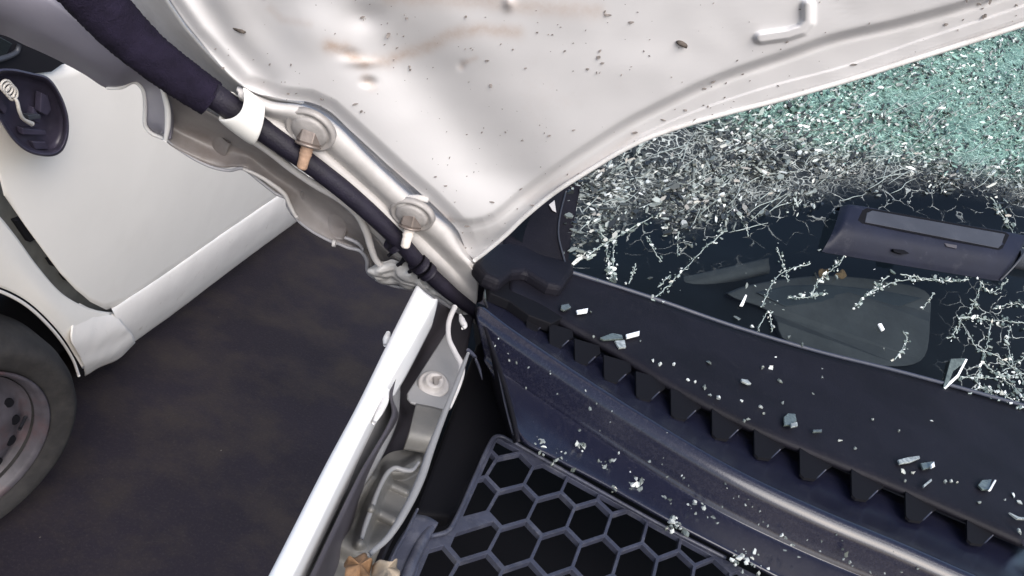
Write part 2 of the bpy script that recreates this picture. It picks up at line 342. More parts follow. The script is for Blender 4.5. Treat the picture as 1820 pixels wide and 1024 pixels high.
# rest of the body, plain: roof, rear side, far side, bonnet
z0, z1, zr = .2, .98, 1.45
yf, ya = W.y - .75, W.y + 3.1
xs, xf = XB - .05, XB - 1.5
yb = S(470, -60).y
loft('rear_side', [[P(xs + .03, yb + .5, .3), P(xs + .03, ya, .3)], [P(xs + .05, yb + .5, .62), P(xs + .05, ya, .62)], [P(xs + .03, yb + .5, z1), P(xs, ya, z1)]], M['cream'], PC, 10, 6, .003)
loft('roof', [[P(xs - .12, W.y + .9, zr - .02), P(xs - .12, ya - .4, zr - .02)], [P((xs + xf) / 2, W.y + .85, zr + .05), P((xs + xf) / 2, ya - .4, zr + .05)], [P(xf + .12, W.y + .9, zr - .02), P(xf + .12, ya - .4, zr - .02)]], M['cream'], PC, 12, 6, .003)
loft('bonnet', [[P(xs - .06, yf, .72), P(xs - .06, W.y + .3, .97)], [P((xs + xf) / 2, yf - .1, .8), P((xs + xf) / 2, W.y + .3, 1.02)], [P(xf + .06, yf, .72), P(xf + .06, W.y + .3, .97)]], M['cream'], PC, 12, 8, .003)
loft('body_floor', [[P(xs - .02, yf + .1, .24), P(xs - .02, ya, .24)], [P(xf, yf + .1, .24), P(xf, ya, .24)]], M['dark'], PC, 6, 4, .02)
loft('far_side', [[P(xf, yf, .25), P(xf, ya, .25)], [P(xf - .03, yf, .65), P(xf - .03, ya, .65)], [P(xf, yf, .9), P(xf, ya, z1)]], M['cream'], PC, 10, 6, .003)

# ============================================================ wrecked car in front
WC = empty('wrecked_car', (.3, .6, 0), 'white car with its bonnet raised and its windscreen shattered', 'car')

# ---- bonnet, seen from below
Lc = [(843, 463), (829, 446), (815, 412), (800, 394), (762, 357), (700, 303), (655, 262), (620, 230), (585, 198), (550, 182), (500, 176), (430, 152), (345, 62), (300, 0), (230, -110), (150, -260)]
Ec = [(843, 463), (862, 449), (900, 417), (930, 388), (985, 343), (1060, 295), (1105, 268), (1150, 246), (1225, 220), (1300, 199), (1375, 180), (1450, 159), (1525, 137), (1600, 113), (1820, 43), (2100, -55)]
Gc = np.array([(800, 396), (822, 398), (850, 397), (880, 385), (920, 352), (960, 322), (1010, 287), (1060, 254), (1120, 217), (1180, 186), (1250, 152), (1320, 125), (1400, 98), (1480, 70), (1600, 42), (1750, 0), (2100, -110)], float)   # pressed groove
Hc = np.array([(870, 443), (930, 390), (1000, 340), (1060, 300), (1102, 262), (1165, 228), (1230, 200), (1300, 175), (1380, 150), (1500, 118), (1640, 70), (1820, 10), (2100, -90)], float)              # hem fold
def sdist(X, Y, line):
    best = np.full(X.shape, 1e9); sg = np.ones(X.shape)
    for (ax, ay), (bx, by) in zip(line[:-1], line[1:]):
        dx, dy = bx - ax, by - ay; t = np.clip(((X - ax) * dx + (Y - ay) * dy) / (dx * dx + dy * dy), 0, 1)
        px, py = ax + t * dx, ay + t * dy; d = np.hypot(X - px, Y - py); s = np.sign(dx * (Y - ay) - dy * (X - ax))
        k = d < best; best = np.where(k, d, best); sg = np.where(k, s, sg)
    return best * sg      # positive: below the line when it runs to the right
def sm(x): x = np.clip(x, 0, 1); return x * x * (3 - 2 * x)
NU, NV = 460, 420
Lr = cr([(x, y, 0) for x, y in Lc], 2000); Er = cr([(x, y, 0) for x, y in Ec], 2000)
s_ = np.linspace(0, 1, NU) ** 1.15
Li = np.stack([np.interp(s_, np.linspace(0, 1, 2000), Lr[:, k]) for k in (0, 1)], 1)
Ei = np.stack([np.interp(s_, np.linspace(0, 1, 2000), Er[:, k]) for k in (0, 1)], 1)
# denser rows near the rear edge
tv = np.linspace(0, 1, NV); tv = 1 - (1 - tv) ** 1.25
PX = Li[None, :, 0] * (1 - tv[:, None]) + Ei[None, :, 0] * tv[:, None]
PY = Li[None, :, 1] * (1 - tv[:, None]) + Ei[None, :, 1] * tv[:, None]
D = dH(PX, PY)
Gc = cr([(x, y, 0) for x, y in Gc], 70)[:, :2]; Hc = cr([(x, y, 0) for x, y in Hc], 70)[:, :2]
dG = sdist(PX, PY, Gc); dHm = sdist(PX, PY, Hc); dL = -sdist(PX, PY, np.array(Lc, float)); 
dL = np.abs(dL)
h = np.zeros_like(D)
h += .0075 * sm((dG + 11) / 22)                                   # flange lies deeper than the panel
h += .0030 * np.exp(-((dG - 1) / 8) ** 2)
h -= .0009 * sm((dHm + 3) / 6)                                   # folded hem stands proud
h += .0010 * sm((dHm - 18) / 8)
val = sdist(PX, PY, np.array([(560, -80), (645, 60), (725, 175), (815, 280), (870, 345), (980, 490)], float))
fade = sm((PY + 60) / 200) * sm((420 - PY) / 120)
h += .010 * np.exp(-((val + 35) / 75) ** 2) * fade                # long valley
h -= .001 * np.exp(-((val - 75) / 60) ** 2) * fade
h += .006 * np.exp(-(((PX - 470) / 60) ** 2 + ((PY - 70) / 90) ** 2))
h += .007 * np.exp(-(sdist(PX, PY, np.array([(330, -40), (400, 70), (470, 150)], float)) / 26) ** 2)
h -= .0025 * np.exp(-(((PX - 560) / 50) ** 2 + ((PY - 50) / 40) ** 2))
h += .004 * np.exp(-(((PX - 650) / 30) ** 2 + ((PY - 30) / 25) ** 2))
h += .0065 * (1 - sm(dL / 26)) * sm((470 - PY) / 90)                         # edge rolls away along the hinge side
h += .0035 * np.exp(-(((PX - 655) / 12) ** 2 + ((PY - 146) / 8) ** 2))
for bx, by, bw, bh, am in ((905, 6, 9, 12, -.003), (645, 112, 26, 8, -.0018), (620, 96, 18, 10, .0016), (820, 117, 7, 9, .001)):
    h += am * np.exp(-(((PX - bx) / bw) ** 2 + ((PY - by) / bh) ** 2))
h += .014 * sm(dG / 45) * sm((990 - PX) / 130) * sm(dG / 8)
# L-shaped stiffening bead
bd = np.abs(sdist(PX, PY, np.array([(1352, 68), (1400, 61), (1425, 53), (1436, 40), (1436, 10)], float)))
from mathutils import noise as MN
h -= .0035 * (1 - sm((bd - 5) / 9))
nz = np.array([[MN.noise(Vector((x * .006, y * .009, 3))) + .4 * MN.noise(Vector((x * .02, y * .02, 7))) for x, y in zip(rx, ry)] for rx, ry in zip(PX[::6, ::6], PY[::6, ::6])])
from_i = np.linspace(0, nz.shape[0] - 1.001, NV); from_j = np.linspace(0, nz.shape[1] - 1.001, NU)
i0 = from_i.astype(int); j0 = from_j.astype(int); fi = (from_i - i0)[:, None]; fj = (from_j - j0)[None]
i1 = np.minimum(i0 + 1, nz.shape[0] - 1); j1 = np.minimum(j0 + 1, nz.shape[1] - 1)
NZ = (nz[i0][:, j0] * (1 - fi) * (1 - fj) + nz[i1][:, j0] * fi * (1 - fj) + nz[i0][:, j1] * (1 - fi) * fj + nz[i1][:, j1] * fi * fj)
h += .0010 * NZ
Fv, Rv, Uv = map(np.array, (F, R, U))
G = np.array(CAM) + (D + h)[..., None] * (Fv + ((PX - 910)[..., None] * Rv - (PY - 512)[..., None] * Uv) / FPX)
me = grid_mesh(G)
st_ = np.zeros_like(D)
for line, w, a in (([(585, 82), (612, 88), (632, 104), (650, 112)], 13, .7), ([(640, 112), (690, 108), (720, 95), (760, 84), (800, 62), (850, 52), (920, 58)], 12, .5), ([(650, 140), (660, 152)], 10, .5), ([(820, 120), (824, 112), (845, 104)], 5, .35), ([(690, -5), (860, 2), (940, 12), (1060, 20)], 15, .4), ([(480, 15), (500, 35), (550, 43)], 7, .22), ([(940, 352), (1000, 318), (1080, 275), (1130, 240)], 9, .16), ([(700, 305), (745, 350), (800, 392)], 6, .35)):
    d_ = np.abs(sdist(PX, PY, np.array(line, float))); st_ = np.maximum(st_, a * np.exp(-(d_ / w) ** 2))
at_ = me.attributes.new('stain', 'FLOAT', 'POINT'); at_.data.foreach_set('value', st_.reshape(-1).astype(np.float32))
hood = link('bonnet', me, M['hood'], WC); m = hood.modifiers.new('s', 'SOLIDIFY'); m.thickness = .0022; m.offset = -1
nrm = me.polygons[len(me.polygons) // 2].normal
if Vector(nrm).dot(F) > 0: me.flip_normals()
m.offset = -1
tube('bonnet_hem', [ah(x, y, .006) for x, y in Ec], [.0016] * 2, M['paint'], hood, 200, 8)

fl = []
while len(fl) < 190:
    x, y = rng.uniform(330, 1820), rng.uniform(-5, 470)
    w_ = .25 + .75 * (MN.noise(Vector((x * .006, y * .009, 21))) > .05) + .8 * (abs(float(sdist(np.array([x]), np.array([y]), Hc)[0])) < 22) * (x < 1350)
    if rng.random() < w_ * .55:
        k_ = np.argmin((PX - x) ** 2 + (PY - y) ** 2); i_, j_ = divmod(int(k_), NU)
        if (PX[i_, j_] - x) ** 2 + (PY[i_, j_] - y) ** 2 < 60: fl.append(G[i_, j_])
fV, fF = [], []
for q in fl:
    s_2 = .0003 + .0009 * rng.random() ** 3; a = rng.normal(.75, .5); el = rng.uniform(1, 3.2); m_ = len(fV); q = Vector(q) - F * .0003
    e1 = R * math.cos(a) + U * math.sin(a); e2 = U * math.cos(a) - R * math.sin(a)
    for k in range(7): p_ = 2 * math.pi * k / 7; rr_ = s_2 * (.55 + .6 * rng.random()); fV.append(q + e1 * math.cos(p_) * rr_ * el + e2 * math.sin(p_) * rr_)
    fV.append(q - F * s_2 * .4)
    for k in range(7): fF.append((m_ + k, m_ + (k + 1) % 7, m_ + 7))
tag(link('dirt_flecks', mesh(fV, fF), mat('grey brown dirt', (.20, .18, .17), .9, .1, var=.5, vscale=400), hood), kind='stuff')

# ---- hinge plate beside the bonnet
HG = empty('bonnet_hinge', ah(650, 320)); part(HG, WC)
def off(pts, o_): return [ah(x, y, o_) for x, y in pts]
hp1 = [(430, 150), (490, 176), (550, 186), (600, 214), (655, 268), (700, 309), (760, 362), (803, 398), (820, 424), (846, 462), (850, 470)]
hp2 = [(425, 168), (470, 190), (525, 205), (575, 240), (625, 285), (670, 325), (730, 380), (780, 420), (805, 445), (840, 475), (852, 485)]
hp3 = [(430, 190), (465, 215), (510, 240), (560, 272), (605, 312), (650, 352), (700, 400), (745, 440), (790, 480), (825, 520), (845, 548)]
hp4 = [(420, 205), (455, 235), (495, 265), (545, 300), (590, 345), (632, 385), (680, 430), (725, 470), (765, 505), (800, 540), (840, 560)]
loft('hinge_plate', [off([(x + 14, y - 12) for x, y in hp1], .030), off(hp1, .030), off([(x - 7, y + 6) for x, y in hp1], .022), off([(x - 12, y + 10) for x, y in hp1], .004), off(hp2, .001), off([((a[0] + b_[0]) / 2, (a[1] + b_[1]) / 2) for a, b_ in zip(hp2, hp3)], .009), [ah(x, y, .003 + .010 * max(0, i - 6) / 4) for i, (x, y) in enumerate(hp3)], [ah(x, y, .022 + .02 * max(0, i - 6) / 4) for i, (x, y) in enumerate(hp4)]], M['washer'], HG, 120, 8, .002, noise=.0012, nscale=30)
# pressed line along the plate
tube('pressed_bead', off([(590, 262), (640, 300), (675, 335), (700, 352), (745, 352), (762, 356)], .004), [.0015, .003, .003, .002], M['washer'], HG, 60, 10, flat=.5)
nh = Vector((.1, -.86, -.5)).normalized()
def nut_set(x, y, ax_px, r, lab, tipmat, L_):
    c = ah(x, y, .002); e = ah(ax_px[0], ax_px[1], -L_ - .0)
    ax = (e - c).normalized()
    MM = frame_of(c - F * .004, (ax * .55 - F * .5).normalized())
    wsh = lathe('washer', [(.0001, .0022), (r * 1.2, .0022), (r * 1.35, .0012), (r * 1.42, -.0004), (r * 1.55, -.0004), (r * 1.68, .0008), (r * 1.9, .0006), (r * 2.0, -.003)], MM, M['flange'], HG, 40)
    M2 = frame_of(c - ax * .002, ax)
    n_ = lathe('nut', [(r * 1.0, .0), (r * 1.0, r * .95), (r * .86, r * 1.15), (r * .6, r * 1.15)], M2, M['nut'], HG, 6, smooth=False); bev(n_, .0006)
    lathe('nut_collar', [(r * .98, r * 1.1), (r * .98, r * 1.28), (r * .6, r * 1.36)], M2, M['nut'], n_, 24)
    lathe('stud', [(r * .50, 0)] + [(r * (.50 if k_ % 2 else .44), r * (1.3 + .12 * k_)) for k_ in range(7)] + [(r * .42, r * 2.2), (r * .40, r * 2.95), (r * .28, r * 3.1), (.0001, r * 3.1)], M2, tipmat, n_, 24)
nut_set(553, 236, (540, 285), .0085, '', M['stud'], .014)
nut_set(733, 385, (722, 430), .0082, '', M['pin'], .014)

loft('bonnet_side', [off([(540, 184), (480, 172), (425, 148), (340, 62), (295, 0), (225, -110)], .014), off([(520, 200), (455, 186), (400, 150), (310, 66), (262, 0), (190, -110)], .034), off([(500, 225), (430, 205), (370, 165), (280, 90), (200, 0), (130, -110)], .055), off([(480, 250), (400, 215), (320, 165), (230, 90), (150, 0), (80, -110)], .06)], M['paint'], hood, 60, 8, .002)
# ---- washer hose with foam sleeve
hose = tube('washer_hose', [ah(374, 166, -.004), ah(430, 205, -.002), ah(540, 283, -.004), ah(620, 345, -.004), ah(700, 418, -.002), ah(752, 476, .0), ah(800, 520, .002), ah(852, 560, .004), ah(872, 580, .02)], [.0080, .0075, .0068, .0068, .0066, .0062, .006, .005, .004], M['rubber'], WC, 160, 20)
tube('foam_sleeve', [ah(110, -70, -.004), ah(170, 0, -.004), ah(215, 50, -.004), ah(270, 100, -.004), ah(330, 145, -.003), ah(376, 176, -.003)], [.0165, .0155, .0145, .013, .0125, .0115], M['foam'], hose, 110, 40, rnoise=.045)
for (x, y), r_ in (((744, 468), .0078), ((757, 481), .0075), ((700, 432), .0073)):
    a_ = ah(x - 4, y - 4, -.002); b_ = ah(x + 5, y + 5, -.002)
    tube('hose_collar', [a_, b_], [r_, r_], M['rubber'], hose, 4, 20)
# nylon clip hooked over the hose
cl = []
ccl = ah(438, 201, -.004); tdir = (ah(470, 232, -.004) - ah(400, 178, -.004)).normalized(); sdir = tdir.cross(-F).normalized(); ndir = sdir.cross(tdir).normalized()
vsx, fsx = [], []; na = 28
for i in range(na + 1):
    a = math.radians(-112 + 262 * i / na)
    wd = .0088 + .0035 * math.sin(math.pi * i / na)
    rr_ = .0138
    sh = .004 * math.cos(a)
    fc = max(0, (-sdir * -math.sin(a) * 0 + ndir * math.sin(a)).dot(-F)) if True else 0
    for s2 in (-1, -.85, .85, 1):
        q = rr_ if abs(s2) < .9 else rr_ - .0012
        vsx.append(ccl + tdir * (s2 * wd + sh + (.010 * fc ** 2 - .002 if s2 < 0 else -.002)) + (sdir * math.cos(a) - ndir * -math.sin(a)) * q)
for i in range(na):
    for k in range(3): fsx.append((i * 4 + k, i * 4 + k + 1, (i + 1) * 4 + k + 1, (i + 1) * 4 + k))
clip = link('nylon_clip', mesh(vsx, fsx), M['clip'], WC); solid(clip, .0022, 0); mm = clip.modifiers.new('u', 'SUBSURF'); mm.levels = mm.render_levels = 2

# ---- inner apron under the hinge (brownish grey pressed sheet) and its rolled edge
rail = [(432, 240), (475, 268), (520, 302), (562, 330), (600, 352), (632, 378), (650, 410), (660, 442), (668, 462), (682, 478)]
low = [(288, 236), (300, 252), (322, 268), (352, 286), (380, 298), (408, 303), (432, 300), (462, 322), (492, 345), (508, 352), (512, 368), (530, 392), (556, 412), (590, 430), (604, 434), (618, 440), (640, 446), (652, 462), (655, 484), (672, 496), (700, 508), (735, 514)]
ap_top = [(284, 150), (330, 172), (390, 205), (440, 232), (500, 275), (560, 318), (610, 350), (650, 395), (685, 440), (720, 465), (760, 500), (800, 540)]
lowc = cr([(x, y, 0) for x, y in low], 60); topc = cr([(x, y, 0) for x, y in ap_top], 60)
midc = [(a * .5 + b * .5) for a, b in zip(lowc, topc)]
loft('inner_apron', [[ah(p[0], p[1], .020) for p in topc[::2]], [ah(p[0], p[1], .050) for p in midc[::2]], [ah(p[0], p[1], .034) for p in lowc[::2]]], M['apron'], WC, 160, 10, .0015, noise=.003, nscale=26)
ed = tube('apron_edge', [ah(x, y, .033) for x, y in low], [.0011, .0012, .0013, .0011, .0018, .0013], M['gutter'], WC, 200, 8)
tube('apron_edge', [ah(x, y, .030) for x, y in ((432, 300), (455, 310), (480, 325), (505, 345), (515, 365), (526, 385), (530, 386))], [.0012, .0018, .0014], M['washer'], WC, 60, 8)
tube('apron_edge', [ah(x, y, .030) for x, y in ((612, 422), (628, 428), (640, 436), (645, 444))], [.0014, .0016, .0012], M['gutter'], WC, 30, 8)
tube('rolled_rail', off(rail, .012), [.0020, .0024, .0026, .0026, .0028, .0022], M['washer'], WC, 120, 12)
for (x, y), r_ in (((594, 432), .0028), ((760, 372), .001)):
    tube('sealer_blob', [ah(x - 3, y, .028), ah(x + 3, y + 1, .028)], [r_, r_], M['washer'], WC, 5, 10)
# ribs of light across the apron: pressed swages
for a_, b_, w in (((372, 292), (398, 238), .008), ((594, 420), (604, 372), .0085), ((540, 398), (536, 340), .001)):
    tube('apron_swage', [ah(a_[0], a_[1], .044), ah((a_[0] + b_[0]) / 2, (a_[1] + b_[1]) / 2, .050), ah(b_[0], b_[1], .046)], [w, w * 1.1, w], M['apron'], WC, 20, 16, flat=.35)
# smeared sealer heap at the lower end
sl = [[(662, 474), (690, 462), (722, 470), (752, 492), (790, 520), (835, 552)], [(656, 486), (690, 482), (725, 492), (752, 508), (790, 533), (838, 562)], [(672, 498), (698, 504), (728, 512), (742, 508), (785, 537), (838, 568)]]
loft('seam_sealer', [[ah(x, y, d_) for x, y in c_] for c_, d_ in zip(sl, (.018, .008, .022))], M['sealer'], WC, 120, 16, .001, noise=.0035, nscale=120)
for pts in (((690, 455), (705, 445), (718, 452), (712, 470)), ((706, 472), (722, 462), (735, 470), (728, 484)), ((726, 484), (742, 478), (750, 488), (738, 496))):
    tube('wire_stub', [ah(x, y, .006 + .002 * i) for i, (x, y) in enumerate(pts)], [.0014] * 2, M['matte'], WC, 20, 8)
tube('edge_flange', [ah(x, y, .01) for x, y in ((745, 508), (780, 532), (812, 552), (845, 572), (862, 585))], [.0018, .0022, .002, .001], M['gutter'], WC, 50, 8)
# dark plate corner between hinge end and scuttle
tube('bonnet_stop', [ah(846, 492, .02), ah(838, 505, .018), ah(835, 518, .016), ah(832, 528, .016)], [.002, .003, .0035, .002], M['washer'], WC, 20, 10)
tube('rubber_plug', [ah(862, 488, .034), ah(852, 510, .034), ah(846, 528, .034)], [.006, .0075, .006], M['rubber'], WC, 20, 14)

# ---- upper side rail of the car body at top left
t1 = [(-120, 60), (0, 58), (50, 80), (100, 104), (150, 132), (190, 157), (215, 156), (240, 146), (254, 160), (258, 190), (258, 222), (268, 236), (290, 246)]
t2 = [(-120, 0), (0, 22), (60, 48), (120, 78), (170, 108), (210, 125), (236, 128), (258, 136), (276, 150), (286, 172), (292, 200), (294, 225), (296, 248)]
t3 = [(-120, -60), (0, -40), (60, -16), (120, 20), (170, 58), (210, 88), (245, 112), (275, 132), (288, 146), (296, 170), (300, 200), (300, 225), (300, 250)]
t4 = [(-60, -140), (60, -80), (110, -50), (150, 0), (190, 40), (225, 72), (262, 104), (290, 128), (300, 140), (306, 170), (308, 200), (308, 226), (306, 252)]
loft('side_rail', [off(t1, .060), off(t1, .052), off(t2, .022), off(t3, .016), off(t4, .040)], M['rail'], WC, 120, 10, .002, noise=.002, nscale=12)
tube('rail_edge', off([(286, 152), (292, 170), (298, 195), (298, 225), (294, 250)], .014), [.0012, .0018, .0020, .0018, .0012], M['paint'], WC, 40, 8)
tube('rail_edge', off(t1[5:], .050), [.0010, .0014, .0016, .0014], M['paint'], WC, 80, 8)

# ---- front wing (the bright strip) with outer skin
ZF = ZC + .004
wl_ = [(740, 508), (690, 608), (633, 724), (578, 827), (478, 1022), (400, 1170)]
wr_ = [(778, 536), (735, 616), (700, 676), (671, 730), (616, 841), (526, 1024), (460, 1150)]
def zt(pts, z): return [atz(x, y, z) for x, y in pts]
def drop(pts, z, dz, dx=0.0, dy=0.0): return [atz(x, y, z) + Vector((dx, dy, -dz)) for x, y in pts]
def lerp2(a, b, t, n=12):
    A_ = cr([(x, y, 0) for x, y in a], n); B_ = cr([(x, y, 0) for x, y in b], n); return [tuple((A_[i] * (1 - t) + B_[i] * t)[:2]) for i in range(n)]
loft('front_wing', [drop(wl_, ZF, .55, .03), drop(wl_, ZF, .25, .025), drop(wl_, ZF, .06, .012), drop(wl_, ZF, .010, .002), zt(wl_, ZF), zt(lerp2(wl_, wr_, .35), ZF + .003), zt(lerp2(wl_, wr_, .8), ZF + .001), zt(wr_, ZF - .004), drop(wr_, ZF, .02, .002)], M['wing'], WC, 80, 6, .0015)
tube('wing_tab', zt([(690, 592), (687, 602), (684, 614)], ZF - .01), [.0015, .0024, .001], M['paint'], WC, 12, 8)
# flange inside the strip
loft('wing_flange', [zt([(707, 662), (697, 690), (672, 735), (617, 845), (562, 952), (520, 1040)], ZF - .010), zt([(712, 664), (706, 700), (690, 745), (640, 840), (592, 925), (540, 1040)], ZF - .022), zt([(712, 668), (709, 738), (694, 782), (660, 846), (610, 915), (560, 1040)], ZF - .03)], M['bracket'], WC, 70, 6, .0015)
tube('wing_flange_lip', zt([(688, 694), (684, 712), (676, 730), (664, 752)], ZF - .002), [.0012, .0022, .002, .001], M['paint'], WC, 20, 8)
# gutter floor, dark
loft('gutter_wall', [zt([(775, 534), (752, 585), (712, 655), (697, 700), (700, 740), (640, 850), (540, 1060)], ZF - .006), zt([(800, 548), (775, 600), (740, 655), (708, 705), (722, 742), (690, 800), (600, 1060)], ZF - .055), zt([(842, 560), (830, 620), (822, 655), (800, 720), (770, 790), (745, 850), (650, 1060)], ZF - .05)], M['gutterdark'], WC, 80, 10, .0015)
# plate with its bolt
plate('bolt_plate', zt([(797, 578), (793, 590), (760, 642), (724, 698), (724, 707), (730, 714), (742, 719), (790, 730), (798, 724), (812, 690), (821, 655), (809, 628), (799, 603)], ZF - .028), M['bracket'], WC, .002, push=Vector((0, 0, -1)), bevel=.0012)
cb = atz(770, 685, ZF - .027); MB = frame_of(cb, (Vector((0, 0, 1)) - F * .5).normalized())
bl = lathe('bolt', [(.0098, .0), (.0100, .0016), (.0085, .0026), (.0066, .0022), (.0062, .0055), (.0048, .0062), (.0030, .0058), (.0026, .0040), (.0001, .0040)], MB, M['flange'], WC, 32)
plate('bolt_slot', [MB @ Vector((x, y, .0064)) for x, y in ((-.001, -.004), (.0012, -.0036), (.0016, .0006), (.0048, .0010), (.0046, .0026), (-.0006, .0024))], M['primer'], bl, .002, push=Vector((0, 0, -1)))
tube('gutter_edge', zt([(808, 546), (798, 572), (798, 602), (809, 627), (820, 650), (816, 680), (800, 722), (797, 726)], ZF - .012), [.0020, .0018, .0016, .0018, .0022, .0016, .0012], M['washer'], WC, 90, 10)
tube('gutter_edge', zt([(832, 628), (812, 680), (790, 735), (765, 800), (748, 850), (722, 905), (690, 955), (656, 986)], ZF - .010), [.0010, .0016, .0016, .0018, .0022, .0022, .0018, .0012], M['bracket'], WC, 90, 10)
tube('small_hook', zt([(818, 560), (822, 572), (826, 580), (822, 584)], ZF - .010), [.001, .0022, .0022, .001], M['sealer'], WC, 20, 8)
# block below the bolt plate
loft('gutter_step', [zt([(738, 722), (765, 727), (792, 734)], ZF - .030), zt([(728, 762), (752, 766), (780, 772)], ZF - .026), zt([(716, 798), (742, 802), (764, 806)], ZF - .036)], M['lumpy'], WC, 20, 8, .002)
# lumpy rubber boot / folded sheet
def boot(px, py):
    r1 = sdist(px, py, np.array([(742, 822), (715, 838), (690, 838), (668, 880), (650, 930), (640, 965)], float)); r2 = sdist(px, py, np.array([(660, 850), (640, 875), (612, 915), (595, 935)], float))
    r3 = sdist(px, py, np.array([(660, 905), (700, 925)], float)); r4 = sdist(px, py, np.array([(570, 935), (600, 960), (640, 985), (690, 960)], float)); r5 = sdist(px, py, np.array([(690, 860), (722, 875)], float))
    return .012 * np.exp(-(r1 / 9) ** 2) + .009 * np.exp(-(r2 / 14) ** 2) + .007 * np.exp(-(np.abs(r3) / 9) ** 2) + .009 * np.exp(-(np.abs(r4) / 20) ** 2) + .004 * np.exp(-(np.abs(r5) / 6) ** 2)
bl_ = cr([(735, 800, 0), (690, 808, 0), (660, 840, 0), (612, 888, 0), (572, 930, 0), (560, 968, 0), (548, 1010, 0), (535, 1080, 0)], 110)
br_ = cr([(768, 806, 0), (756, 830, 0), (744, 858, 0), (722, 905, 0), (700, 940, 0), (680, 965, 0), (664, 1000, 0), (650, 1080, 0)], 110)
tt = np.linspace(0, 1, 60)[:, None]
BX = bl_[None, :, 0] * (1 - tt) + br_[None, :, 0] * tt; BY = bl_[None, :, 1] * (1 - tt) + br_[None, :, 1] * tt
hz = boot(BX, BY) + (ZF - .042)
GG = np.zeros(BX.shape + (3,))
dirs = Fv + ((BX - 910)[..., None] * Rv - (BY - 512)[..., None] * Uv) / FPX
GG = np.array(CAM) + dirs * ((hz - CAMZ) / dirs[..., 2])[..., None]
bo = link('folded_sheet', grid_mesh(GG), M['lumpy'], WC); solid(bo, .002, 0)
tube('boot_edge', zt([(744, 822), (732, 836), (718, 836), (702, 832), (688, 842), (672, 872), (660, 905), (648, 938), (642, 960)], ZF - .026), [.0008, .0014, .0014, .0012, .0014, .0014, .001], M['bracket'], bo, 60, 8)

# ---- scuttle panel (black plastic)
SP = empty('scuttle_panel', atz(1300, 833, ZC)); part(SP, WC)
# deck behind: from the windscreen foot to the toothed front edge
k0 = [(905, 455), (1010, 484), (1060, 502), (1150, 535), (1300, 588), (1450, 632), (1600, 668), (1820, 728), (2000, 776)]
k1 = [(905, 520), (960, 545), (1010, 575), (1090, 618), (1210, 690), (1330, 750), (1450, 800), (1620, 868), (1820, 955)]
k1b = [(903, 530), (958, 556), (1008, 587), (1088, 630), (1208, 702), (1328, 762), (1448, 812), (1618, 880), (1818, 967)]
deck = loft('scuttle_deck', [zt(k0, ZC + .004), zt(lerp2(k0, k1, .5, 20), ZC + .001), zt(k1, ZC), zt(k1b, ZC - .008)], M['matte'], SP, 120, 8, .002, linear=False)
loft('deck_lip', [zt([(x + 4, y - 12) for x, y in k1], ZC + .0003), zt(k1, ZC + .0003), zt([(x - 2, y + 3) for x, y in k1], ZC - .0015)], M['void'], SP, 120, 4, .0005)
tips = [(948, 587, 0), (990, 617, 1), (1036, 647, 1), (1089, 679, 1), (1147, 711, 1), (1210, 745, 1), (1284, 780, 1), (1359, 815, 1), (1440, 851, 1), (1532, 888, 1), (1628, 926, 1), (1737, 967, 1), (1850, 1010, 1)]
for i, (x, y, f_) in enumerate(tips):
    s = .75 + .35 * min(1, i / 6); 
    w = 20 * s; hgt = 52 * s
    pts = [(x - 17 * s, y - hgt), (x + 34 * s, y - hgt * .72), (x + 36 * s, y - hgt * .42), (x + 24 * s, y - hgt * .28), (x + 14 * s, y - 5 * s), (x + 8 * s, y + 1), (x - 10 * s, y - 2), (x - 16 * s, y - 8 * s)]
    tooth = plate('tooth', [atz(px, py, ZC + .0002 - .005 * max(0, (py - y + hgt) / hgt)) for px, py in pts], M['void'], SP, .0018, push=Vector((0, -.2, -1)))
    tube('tooth_edge', [atz(x + 25 * s, y - hgt * .28, ZC - .0035), atz(x + 11 * s, y - 1, ZC - .0048)], [.0005, .0005], M['grille'], tooth, 4, 6)
# ridge body
c0 = [(862, 508), (905, 522), (960, 545), (1100, 628), (1300, 745), (1500, 838), (1700, 925), (1900, 1010)]
cb0 = [(858, 530), (905, 552), (960, 590), (1050, 652), (1180, 728), (1320, 805), (1480, 888), (1620, 945), (1790, 1015), (1950, 1080)]
c1 = [(853, 548), (903, 586), (1000, 652), (1150, 748), (1300, 836), (1450, 908), (1600, 971), (1750, 1037), (1920, 1110)]
c1b = [(856, 562), (903, 602), (990, 664), (1130, 754), (1290, 846), (1440, 922), (1590, 986), (1740, 1050), (1900, 1120)]
c2 = [(872, 600), (930, 665), (1000, 716), (1130, 798), (1280, 890), (1400, 955), (1500, 1003), (1650, 1068), (1850, 1150)]
c3 = [(900, 660), (940, 728), (1000, 768), (1120, 826), (1250, 896), (1400, 972), (1500, 1020), (1620, 1080), (1800, 1160)]
c4 = [(902, 676), (940, 738), (990, 778), (1110, 840), (1230, 906), (1380, 985), (1480, 1035), (1600, 1090), (1750, 1160)]
c5 = [(900, 702), (925, 782), (980, 815), (1080, 868), (1190, 930), (1290, 982), (1390, 1034), (1500, 1085), (1650, 1160)]
crest = cr(zt(c1, ZC), 60); tg = np.gradient(crest, axis=0); tg /= np.linalg.norm(tg, axis=1)[:, None]
nh_ = np.stack([tg[:, 1], -tg[:, 0], 0 * tg[:, 0]], 1); nh_ *= -np.sign(nh_[:, 1:2]); nh_ /= np.linalg.norm(nh_, axis=1)[:, None]
def prof_row(f_, dz_): return [Vector(p + n_ * f_ + np.array([0, 0, dz_]) + t_ * np.sign(t_[0]) * (-dz_ * 1.15 * max(0, 1 - i_ / 22))) for i_, (p, n_, t_) in enumerate(zip(crest, nh_, tg))]
